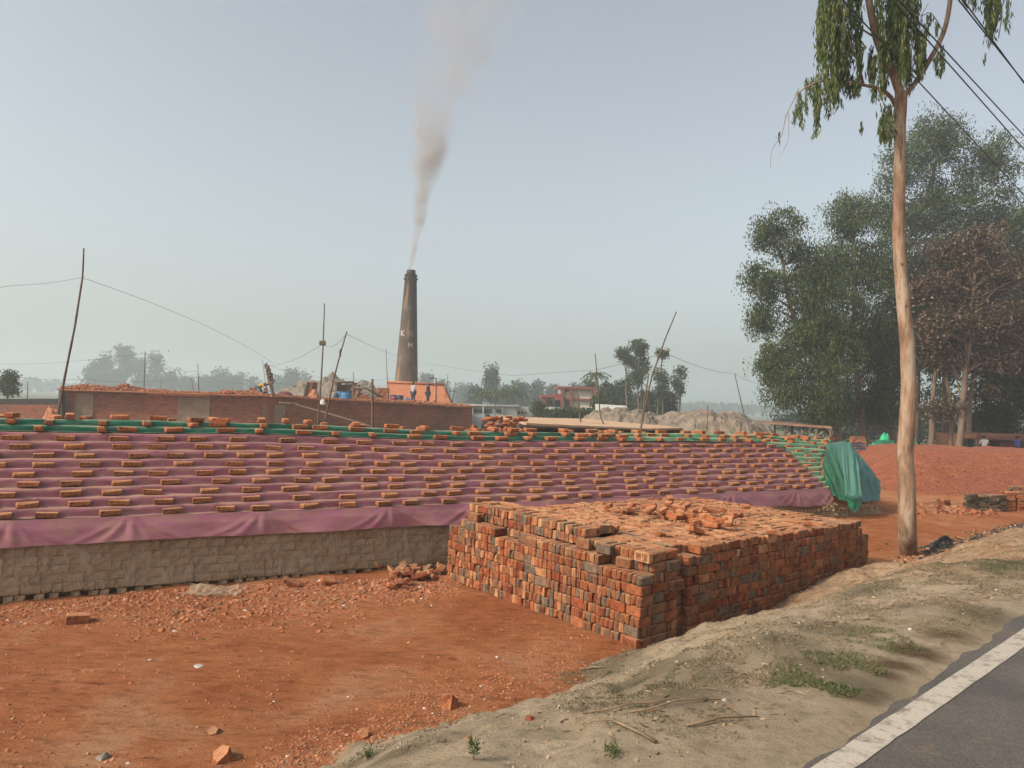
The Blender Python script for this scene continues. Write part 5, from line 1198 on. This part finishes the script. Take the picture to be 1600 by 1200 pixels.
bp('wall', 852, 877, 622, 660, 6, M_cream, 2); bp('roof', 846, 880, 618, 622, 8, M_rose, .5); bp('wall', 866, 880, 616, 626, 5, M_rose, .0); bp('pillar', 846, 852, 621, 660, 1, M_rose, .8)
bp('window', 856, 863, 628, 634, .2, M_win, 1.6); bp('balcony', 846, 878, 637, 641, 2, M_wh, -.6); bp('window', 868, 876, 627, 636, .2, M_win, 1.6); bp('wall', 846, 860, 641, 660, 1, M_rose, .2)
BD = 78
rt = empty('white_building', P(760, 655, BD), 0, 'long low white building with dark openings behind a tin fence', 'building')
q0 = lambda x, y: (x, y)
bp('wall', 722, 808, 638, 655, 7, M_wh, 0, None, .022); bp('roof', 713, 811, 634.5, 637.5, 9, M_wh, -.3, None, .022)
for x0, x1 in ((741, 754), (756, 768), (775, 784)): bp('window', x0, x1, 642, 647.5, .2, M_win, -.12, None, .022)
for x in (738, 755, 785): bp('pillar', x - 1, x + 1, 638, 652, .4, M_wh, -.35, None, .022)
BD = 72
rt = empty('tin_fence', P(770, 665, BD), 0, 'grey corrugated tin sheet fence in front of the white building', 'fence')
for k, x in enumerate(range(737, 800, 7)): bp('tin_sheet', x, x + 6.8, 651 + .4 * (k % 2), 672, .05, M_tin, -.05 * (k % 2), None, .022)
BD = 79
rt = empty('small_white_house', P(815, 650, BD), 0, 'small white house with three windows right of the white building', 'building')
bp('wall', 808, 826, 637, 655, 4, M_wh, 0, None, .022)
for x in (809, 814, 819): bp('window', x, x + 3.4, 645, 648, .2, M_win, -.12, None, .022)
# white sheet roof by the mound
rt = empty('white_roofed_shed', P(955, 650, 70), 0, 'low shed with a pale sheet roof behind the left earth mound', 'shed')
mb = MB(); mb.poly([P(930, 646, 68), P(990, 652, 68), P(978, 634, 74), P(930, 631, 74)], (0, 0, -.12)); part('roof', mb, M_wh, rt)
mb = MB(); mb.poly([P(930, 645, 70), P(975, 648, 70), P(975, 668, 70), P(930, 668, 70)], (0, 4, 0)); part('wall', mb, M_gplas, rt)
# earth mounds
mound('earth_mound', 885, 1065, 638, 38, .2, 5, M_earth, 'pale dug earth mound right of the red building', 'mound', 2, n=130, rough=.12, flat=4, fine=.035)
mound('earth_mound', 985, 1225, 642, 36, .2, 5, M_earth, 'larger grey-brown earth mound near the open shed', 'mound', 6, n=150, rough=.10, flat=4.5, fine=.035)
mound('earth_mound', 395, 640, 594, 95, .2, 9, M_earth, 'faint sandy mound beyond the kiln top', 'mound', 11, n=60, rough=.3, flat=2.2, fine=.04)
# low tan-roofed shed
rt = empty('low_shed', P(900, 672, 28), 0, 'long low shed with a dusty tan sheet roof behind the tarpaulins', 'shed')
mb = MB(); c4 = [P(822, 661, 25), P(1012, 669.5, 29), P(1085, 668, 35), P(950, 655, 38), P(781, 651, 34)]; mb.poly([c4[0], c4[1], c4[2], c4[3], c4[4]], (0, 0, -.07)); part('roof', mb, simple('tan_sheet_roof', (.42, .27, .16), (.52, .36, .23), 1.3, .8, .1), rt)
mb = MB(); mb.poly([c4[0] + Vector((.3, .6, -.1)), c4[1] + Vector((.3, .6, -.1)), c4[1] + Vector((.3, .6, -2.2)), c4[0] + Vector((.3, .6, -2.2))], (0, .3, 0)); part('wall', mb, M_dark, rt)
for x, y, d in ((783, 656, 33.6), (800, 658, 29.5), (814, 661, 26.5), (826, 664, 25.3)):
    mb = MB(); p = P(x, y, d); mb.box((p.x, p.y, 1.0), (.22, .22, 2.3)); part('post', mb, M_gplas, rt)
mb = MB(); mb.tube([c4[4] + Vector((0, -.03, -.12)), c4[0] + Vector((-.03, 0, -.12)), c4[1] + Vector((0, -.05, -.12))], .06, 6); part('edge_beam', mb, M_dark, rt)
r_ = random.Random(12)
for k, (px, py, d, nx, nz, lb) in enumerate(((800, 672, 27, 7, 14, 'stack of dusty bricks under the left end of the low shed'), (745, 672, 30, 14, 6, 'reddish brick heap at the right end of the kiln wall'), (765, 668, 27, 9, 7, 'orange brick heap beside the person near the low shed'))):
    mb = MB(); p0 = P(px, py, d)
    for i in range(nx * nz * 3):
        u = r_.gauss(0, .42); z = r_.random() * (1 - min(1, abs(u))) if k else r_.random()
        add_brick(mb, Matrix.Translation((p0.x + u * nx * .16, p0.y + r_.uniform(-.4, .4), .2 + z * 2.15 * (nz / 12 if k else 1) + (.65 if k else .0))) @ Euler((r_.uniform(-.3, .3), r_.uniform(-.3, .3), r_.uniform(-1, 1))).to_matrix().to_4x4(), (.24, .12, .08), r_.choice((0, 1, 2)), r_)
    if k: mb.box((p0.x, p0.y + .1, .5), (nx * .22, .7, 1.0))
    tag(mb.build('brick_heap', [M_tb2, BR['orange'], BR['red']]), lb, 'brick heap', kind='stuff')
person(Vector((P(761, 668, 31).x, 31, .68)), R(200), 'person in dark clothes seen from the chest up near the low shed', {}, M_nav, M_nav, 1.7)
# ---------------------------------------------------------------- right: chip heap, old stacks, trees
m, t, b = newmat('crushed_brick'); f = tex(t, 2, 6, .7); vo = tex(t, 9, typ='vc'); f2 = tex(t, 16, 5, .8)
col = ramp(t, f, [(.35, (.34, .085, .035)), (.65, (.46, .15, .065))]); col = mix(t, col, ramp(t, f2, [(.35, (.55, .5, .5)), (.6, (1.15, 1.15, 1.15))]), .9, 'MULTIPLY'); t.links.new(col, b.inputs['Base Color']); b.inputs['Roughness'].default_value = .95; bump(t, b, f2, 1, .12)
def zheap(x, y):
    fr = 22.2 + .30 * (x - 10.5) ; lft = 10.4 + .36 * (y - 23)
    k = sstep(0, 6.5, y - fr + .6 * N(x * .3, 2)) * sstep(-.4, 3.2, x - lft + .5 * N(y * .4, 7)) * (1 - sstep(0, 6, y - 42))
    return .1 + 1.28 * k + (.08 * fbm(x * .5, y * .5, 4) + .07 * N(x * 2.2, y * 2.2, 2) + .05 * N(x * 5, y * 5, 3)) * min(1, k * 3)
xs = graded(10, 27, .16, (9.5, 45)); ys = graded(21.5, 33, .16, (21, 49)); tag(sheet('crushed_brick_heap', xs, ys, zheap, m), 'broad flat heap of crushed red brick behind the tree', 'heap', kind='stuff')
r_ = random.Random(15)
def loosestack(name, px0, px1, pyt, pyb, d, lb, mats, dens=1.0, reg=.8):
    a, b_ = P(px0, pyb, d), P(px1, pyb, d); z0 = .12; h = P(px0, pyt, d).z - z0 + .05; mb = MB(); L = (b_ - a).length; n = int(L / .25); kz = max(1, int(h / .085))
    for i in range(n):
        p = a.lerp(b_, (i + .5) / n); hh = kz * ((.8 if reg < .5 else .95) + (.35 if reg < .5 else .12) * N(i * .35, px0))
        for k in range(int(hh)):
            for j in range(2): add_brick(mb, Matrix.Translation((p.x + r_.uniform(-.03, .03), p.y + j * .14 + r_.uniform(-.03, .03), z0 + (k + .5) * .085)) @ Euler((r_.uniform(-.2, .2) * (1 - reg), r_.uniform(-.3, .3) * (1 - reg), r_.uniform(-1, 1) * (1 - reg))).to_matrix().to_4x4(), (.25, .13, .08), r_.randrange(len(mats)), r_)
    return tag(mb.build(name, mats), lb, 'brick stack')
M_drkb = brick_mat('weathered_dark_brick', (.05, .04, .03), (.09, .065, .045), (.14, .10, .07), .4)
loosestack('brick_stack', 1453, 1530, 773, 795, 21.5, 'low collapsed brick stack left of the dark weathered one', [BR['brown'], BR['red'], M_tb2], 1, .3)
loosestack('brick_stack', 1512, 1572, 767, 803, 20.6, 'dark weathered brick stack in front of the crushed brick heap', [M_drkb, M_drkb, BR['grey']], 1, .6)
loosestack('brick_stack', 1568, 1640, 765, 806, 20.8, 'orange brick stack at the right edge of the photo', [M_tb2, BR['orange'], BR['brown']], 1, .95)
loosestack('brick_stack', 1580, 1640, 756, 790, 22.5, 'dark brick stack behind the orange one at the right edge', [BR['grey'], BR['brown']], 1, .9)
mb = MB()
for k in range(420):
    px = r_.uniform(1425, 1560); py = 803 - r_.random() * 10 + r_.gauss(0, 3); q = G(px, py, .35); chip(mb, q.x, q.y, .06 + .16 * r_.random() ** 2, r_.choice((0, 1, 2)), r_, .35)
tag(mb.build('rubble', [BR['orange'], BR['brown'], BR['red']]), 'broken brick rubble at the foot of the collapsed stacks', 'rubble', kind='stuff')
# dry weed at the end of the tarpaulin stack
q = P(1300, 800, 17.2); rt = empty('dry_weed', Vector((q.x, q.y, .2)), 0, 'pale dry leafy weed at the right end of the purple sheet', 'plant')
c = rng.normal(size=(110, 3)) * np.array([.16, .1, .17]) + np.array([0, 0, .42]); leaves('foliage', c, rng.normal(size=(110, 3)), .12, .04, leafmat('pale_dry_leaf', (.18, .13, .08), (.3, .22, .14)), rt)
mb = MB(); [mb.tube([(0, 0, -.1), (.1 * math.cos(k), .05, .3), (.18 * math.cos(k * 2), .05 * k - .1, .6)], .008, 4) for k in range(4)]; mb.build('stem', M_twig, rt)
# right-hand tree group
GRP = None
tree(1318, 690, 46, [(1215, 362, 42, 38), (1192, 440, 38, 34), (1255, 430, 38, 55), (1195, 500, 30, 40), (1232, 560, 45, 45), (1262, 500, 40, 48), (1250, 615, 48, 32), (1215, 622, 24, 18), (1300, 560, 45, 70), (1205, 585, 25, 25), (1290, 450, 30, 50), (1290, 640, 40, 30)], L_mid, 'spreading tree at the left edge of the big clump, leaning out over the shed', 760, 74, .34, (.11, .22), [(1300, 640), (1270, 560), (1235, 480), (1222, 400)], .26, M_bark, .9, fork=3)
tree(1351, 700, 50, [(1330, 340, 42, 36), (1310, 420, 48, 55), (1365, 420, 42, 60), (1325, 520, 55, 65), (1370, 560, 42, 60), (1310, 625, 45, 38), (1372, 640, 30, 30)], L_mid, 'tall dense tree second from the left in the big clump', 780, 74, .38, (.11, .22), [(1345, 640), (1335, 540), (1335, 420), (1332, 340)], .28, M_bark, .9, fork=3)
tree(1400, 704, 58, [(1470, 215, 48, 42), (1545, 255, 48, 50), (1420, 260, 45, 42), (1400, 330, 45, 60), (1480, 330, 70, 70), (1570, 350, 50, 60), (1430, 430, 60, 70), (1520, 430, 60, 60)], L_mid, 'tallest tree of the clump, with a wide pale green crown behind', 1050, 66, .46, (.14, .28), [(1385, 640), (1372, 560), (1400, 420), (1450, 300), (1470, 220)], .3, M_bark, .6, fork=3)
tree(1400, 706, 52, [(1400, 520, 40, 70), (1390, 620, 40, 50)], L_drk, 'dark tree behind the bare foreground trunk', 240, 60, .4, (.14, .26), [(1375, 600), (1362, 545), (1370, 480)], .2, M_bark, .6, fork=3)
tree(1497, 712, 42, [(1480, 395, 30, 22), (1530, 380, 40, 26), (1450, 450, 36, 28), (1510, 440, 50, 34), (1570, 430, 50, 34), (1460, 505, 42, 32), (1530, 500, 50, 36), (1590, 500, 40, 36), (1470, 640, 32, 22), (1560, 560, 40, 26), (1480, 560, 36, 22)], L_brn, 'reddish brown dry-leaved tree right of the bare foreground trunk', 620, 40, .34, (.14, .25), [(1503, 650), (1510, 560), (1520, 470), (1525, 400)], .2, M_bark, .2, fork=7, shell=.4)
tree(1484, 711, 43, [(1475, 540, 34, 24), (1500, 470, 34, 30), (1540, 610, 22, 12)], L_brn, 'thin brown-leaved tree left of the larger one', 70, 26, .28, (.16, .28), [(1487, 640), (1478, 570), (1500, 480)], .12, M_bark, .2, fork=9, shell=.4)
for px, tx, d, lb, w_ in ((1454, 1468, 47, 'straight pale trunk left of the brown tree', 44), (1473, 1476, 54, 'dark trunk between the pale ones', 44), (1512, 1530, 49, 'slim trunk right of the brown tree', 50), (1432, 1440, 56, 'slim dark trunk right of the bare foreground trunk', 40)):
    tree(px, 710, d, [(tx, 520, w_, 70), (tx + 10, 430, w_, 50)], L_drk, lb, 230, 50, .42, (.14, .27), [(px + 3, 640), ((px + tx) / 2, 580), (tx, 480)], .2, M_bark, .5, fork=3)
for px, lob, d, lb in ((1560, [(1565, 600, 45, 60), (1600, 540, 40, 70), (1555, 660, 40, 30)], 50, 'dark bushy tree over the brick shed'), (1610, [(1620, 450, 60, 90), (1610, 620, 50, 70)], 55, 'dark tree at the right edge of the photo'), (1575, [(1575, 500, 60, 70), (1600, 400, 40, 60)], 62, 'dark tree behind the brown-leaved one')):
    tree(px, 712, d, lob, L_drk, lb, 380, 55, .42, (.15, .28), None, .22, M_bark2, .5, fork=4)
for px, lob, d, lb in ((1340, [(1340, 668, 60, 30)], 75, 'dim bushes behind the second tree of the clump'), (1480, [(1480, 640, 60, 50), (1450, 560, 50, 50)], 66, 'dim tree filling the gap behind the brown-leaved trees'), (1250, [(1250, 660, 40, 12)], 95, 'low hazy bushes beyond the open shed'), (1440, [(1430, 665, 50, 26)], 85, 'hazy bush seen between the trunks'), (1540, [(1530, 672, 60, 24)], 80, 'hazy bush behind the brick shed')):
    tree(px, 705, d, lob, L_far, lb, 110, 26, .6, (.3, .6), None, .1, M_bark2, .3, bz=.3)
mb = MB(); r_ = random.Random(19)
for k in range(14000):
    x = r_.uniform(10.5, 27); y = 22.2 + .3 * (x - 10.5) + r_.uniform(-.6, 7.5)
    z = zheap(x, y)
    if z < .3 and r_.random() < .8: continue
    chip(mb, x, y, .02 + .07 * r_.random() ** 3, r_.choice((0, 0, 0, 1, 2)), r_, z - .01, .6)
tag(mb.build('brick_chips', [bpy.data.materials['crushed_brick'], BR['orange'], BR['red']]), 'brick chips lying over the face of the crushed brick heap', 'rubble', kind='stuff')
# open shed on posts
rt = empty('open_shed', P(1245, 690, 46), 0, 'open shed of thin posts with a flat thatched roof', 'shed')
mb = MB(); mb.poly([P(1181, 658, 45), P(1300, 666.5, 43), P(1262, 661, 52), P(1180, 656.5, 52)], (0, 0, -.12)); part('roof', mb, simple('old_thatch', (.14, .08, .055), (.26, .16, .11), 3), rt)
for x, y, d in ((1182, 658, 45), (1227, 661, 44.5), (1238, 660, 47), (1253, 663, 44), (1276, 666, 43.5), (1298, 668, 43), (1211, 660, 50)):
    mb = MB(); p = P(x, y, d); mb.tube([(p.x, p.y, .2), (p.x, p.y, p.z - .05)], .06, 6); part('post', mb, M_bark2, rt)
# green machine and covers beyond the heap
M_gp = simple('bright_green_sheet', (.02, .28, .13), (.05, .42, .20), 4, .6, .3, .04); M_vio = simple('violet_sheet', (.22, .10, .35), (.28, .14, .42), 4, .7, 0)
rt = empty('covered_machine', P(1382, 706, 44), 0, 'machine under green covers with a violet panel beyond the crushed brick', 'machine')
mb = MB(); mb.box(P(1383, 698, 44), (.75, .7, .75)); part('body', mb, simple('green_paint', (.01, .14, .09), (.02, .2, .12)), rt)
mb = MB(); mb.box(P(1381, 703, 43.55), (.34, .1, .25)); part('panel', mb, M_vio, rt)
v, f = mound_mesh((0, 0, .25), .34, .3, .6, 4, 14, .5, 2, .1); o = link('cover', npmesh('cover', v, f, M_gp, smooth=True), rt); o.location = (.0, 0, .35)
v, f = mound_mesh((0, 0, 0), .3, .3, .5, 7, 14, .5, 2, .1); o = link('cover', npmesh('cover', v, f, M_gp, smooth=True), rt); o.location = (-.55, 0, .1)
for px, py, d, s, lb in ((1361, 703, 43, .16, 'small green bundle left of the covered machine'), (1427, 691, 47, .3, 'green cover just right of the bare foreground trunk'), (1291, 684, 40, .13, 'small green bag behind the right end of the stack')):
    p = P(px, py, d); v, f = mound_mesh((p.x, p.y, p.z - s), s * 1.2, s, s * 2, 5, 14, .6, 2, .1); tag(link('green_bundle', npmesh('green_bundle', v, f, M_gp, smooth=True)), lb, 'bundle')
loosestack('brick_stack', 1330, 1352, 680, 715, 41, 'dark stack behind the end drape under the trees', [BR['brown'], BR['tan']], 1, .6)
rt = empty('low_dark_wall', P(1341, 705, 41), 0, 'short dark slatted cart side beyond the teal sheet', 'cart'); mb = MB()
for k in range(3): mb.box(P(1341, 693 + k * 4, 40.3), (.72, .08, .09))
part('slats', mb, M_navy, rt)
# brick shed at the right
rt = empty('brick_shed', P(1560, 712, 52), 0, 'dark low brick shed with a rusty roof under the trees at the right', 'shed')
M_shed = simple('shed_brick', (.10, .05, .035), (.17, .08, .05), 3, .95)
mb = MB(); mb.poly([P(1497, 724, 47), P(1660, 728, 47), P(1660, 684, 47), P(1497, 678, 47)], (0, 2.5, 0)); part('wall', mb, M_shed, rt)
mb = MB(); mb.poly([P(1494, 681, 46), P(1665, 687, 46), P(1650, 678, 50), P(1500, 674, 50)], (0, 0, -.15)); part('roof', mb, simple('rusty_sheet', (.12, .05, .03), (.22, .10, .06), 3), rt)
mb = MB(); mb.box(P(1520, 701, 46.6), (1.7, .2, .95)); part('green_door', mb, simple('dull_green_board', (.015, .10, .06), (.02, .14, .09)), rt)
mb = MB(); mb.box(P(1572, 706, 46.7), (.9, .2, 1.3)); part('door', mb, M_kiln, rt)
for x in (1510, 1545, 1598):
    mb = MB(); p = P(x, 700, 46.4); mb.tube([(p.x, p.y, .2), (p.x, p.y, 1.9)], .07, 6); part('post', mb, M_bark2, rt)
# timber lean-to stacks between the trunks
for px, w_, py, d, lb in ((1455, 1.6, 700, 50, 'low dark cart with rails between the tree trunks'), (1425, 1.2, 702, 52, 'dark slatted frame behind the bare foreground trunk')):
    rt = empty('cart', P(px, 708, d), 0, lb, 'cart'); mb = MB()
    for k in range(3): mb.box(P(px, py + k * 4 - 4, d), (w_, .1, .07))
    for k in (-1, 1): mb.box(P(px, py, d) + Vector((k * w_ / 2, 0, 0)), (.08, .1, .7))
    part('rails', mb, M_dark, rt); mb = MB(); mb.box(P(px, py + 4, d), (w_ * .95, .8, .25)); part('bed', mb, M_shed, rt)
person(Vector((P(1528, 705, 45.6).x, 45.6, .5)), R(20), 'person in maroon before the green board of the shed', {}, M_maroon, M_nav, 1.75)
person(Vector((P(1537, 705, 44.5).x, 44.5, .9)), R(160), 'person in white crouching beside the maroon one', sitJ, M_lt, M_gry, 1.6)
person(Vector((P(1588, 708, 45.2).x, 45.2, .5)), R(200), 'person in blue near the shed at the right edge', dict(), simple('blue_cloth', (.05, .08, .3), (.08, .12, .38)), M_nav, 1.5)
# ---------------------------------------------------------------- smoke
org = Vector((axis.x + clean(Hc), axis.y, Hc))
path = [(641, 421, 4.5), (645, 398, 6.5), (649, 370, 9.5), (655, 340, 13), (663, 305, 18), (669, 270, 25), (672, 235, 33), (676, 200, 40), (690, 150, 58), (712, 100, 75), (735, 40, 88), (755, -30, 100), (770, -90, 105)]
SP_ = [(P(x, y, CD) - org, r * CD / 1200) for x, y, r in path]; Zt = SP_[-1][0].z
mb = MB(); mb.tube([Vector((p.x, p.y, p.z - (.3 if i == 0 else 0))) for i, (p, r) in enumerate(SP_)], [r * 1.35 for p, r in SP_], 16)
m = bpy.data.materials.new('smoke'); m.use_nodes = True; t = m.node_tree; t.nodes.remove(t.nodes['Principled BSDF'])
tc = nd(t, 'ShaderNodeTexCoord'); sp = nd(t, 'ShaderNodeSeparateXYZ'); t.links.new(tc.outputs['Object'], sp.inputs[0])
zn = nd(t, 'ShaderNodeMapRange'); zn.inputs[1].default_value = 0; zn.inputs[2].default_value = Zt; t.links.new(sp.outputs[2], zn.inputs[0])
def curve(vals, lo, hi):
    n = nd(t, 'ShaderNodeFloatCurve'); c = n.mapping.curves[0]
    pts = [(p.z / Zt, (v_ - lo) / (hi - lo)) for (p, _), v_ in zip(SP_, vals)]
    while len(c.points) < len(pts): c.points.new(.5, .5)
    for q, (a, b_) in zip(c.points, pts): q.location = (max(0, min(1, a)), max(0, min(1, b_)))
    n.mapping.update(); t.links.new(zn.outputs[0], n.inputs['Value']); mr = nd(t, 'ShaderNodeMapRange'); mr.inputs[3].default_value = lo; mr.inputs[4].default_value = hi; t.links.new(n.outputs[0], mr.inputs[0]); return mr.outputs[0]
def mth(op, a, b_=None):
    n = nd(t, 'ShaderNodeMath', operation=op)
    for i, v_ in enumerate((a, b_)):
        if v_ is None: continue
        if isinstance(v_, (int, float)): n.inputs[i].default_value = v_
        else: t.links.new(v_, n.inputs[i])
    return n.outputs[0]
cx = curve([p.x for p, _ in SP_], -1, 11); cy = curve([p.y for p, _ in SP_], -4, 4); rr_ = curve([r for _, r in SP_], 0, 7)
nz = nd(t, 'ShaderNodeTexNoise'); nz.inputs['Scale'].default_value = .36; nz.inputs['Detail'].default_value = 5; nz.inputs['Roughness'].default_value = .6; t.links.new(tc.outputs['Object'], nz.inputs['Vector'])
ncol = nd(t, 'ShaderNodeSeparateColor'); t.links.new(nz.outputs['Color'], ncol.inputs[0])
dx = mth('DIVIDE', mth('SUBTRACT', sp.outputs[0], cx), rr_); dy = mth('DIVIDE', mth('SUBTRACT', sp.outputs[1], cy), rr_)
dx = mth('ADD', dx, mth('MULTIPLY', mth('SUBTRACT', ncol.outputs[0], .5), 2.4)); dy = mth('ADD', dy, mth('MULTIPLY', mth('SUBTRACT', ncol.outputs[1], .5), 2.4))
rad = mth('SQRT', mth('ADD', mth('MULTIPLY', dx, dx), mth('MULTIPLY', dy, dy)))
fall = nd(t, 'ShaderNodeMapRange'); fall.interpolation_type = 'SMOOTHSTEP'; fall.inputs[1].default_value = 1.05; fall.inputs[2].default_value = .15; t.links.new(rad, fall.inputs[0])
ns = nd(t, 'ShaderNodeMapRange'); ns.inputs[1].default_value = .38; ns.inputs[2].default_value = .62; t.links.new(ncol.outputs[2], ns.inputs[0])
amp = curve([1., 1., .8, .58, .48, .42, .34, .12, .055, .045, .036, .024, .0], 0, 1)
den = mth('MULTIPLY', mth('MULTIPLY', mth('MULTIPLY', fall.outputs[0], 4.0), mth('ADD', mth('MULTIPLY', ns.outputs[0], .9), .15)), amp)
pv = nd(t, 'ShaderNodeVolumePrincipled'); pv.inputs['Color'].default_value = (.64, .60, .575, 1); pv.inputs['Anisotropy'].default_value = .2; t.links.new(den, pv.inputs['Density']); t.links.new(pv.outputs[0], t.nodes['Material Output'].inputs['Volume'])
o = mb.build('smoke_plume', m, None); o.location = org; tag(o, 'grey-brown smoke rising from the chimney and drifting right', 'smoke', kind='stuff')
# ---------------------------------------------------------------- haze
m = bpy.data.materials.new('haze'); m.use_nodes = True; t = m.node_tree; t.nodes.remove(t.nodes['Principled BSDF'])
pv = nd(t, 'ShaderNodeVolumePrincipled'); pv.inputs['Color'].default_value = (.77, .885, .925, 1); pv.inputs['Density'].default_value = .0018; pv.inputs['Anisotropy'].default_value = .25; t.links.new(pv.outputs[0], t.nodes['Material Output'].inputs['Volume'])
mb = MB(); mb.box((0, 600, 29), (1900, 1900, 62)); o = mb.build('haze', m); tag(o, kind='stuff')
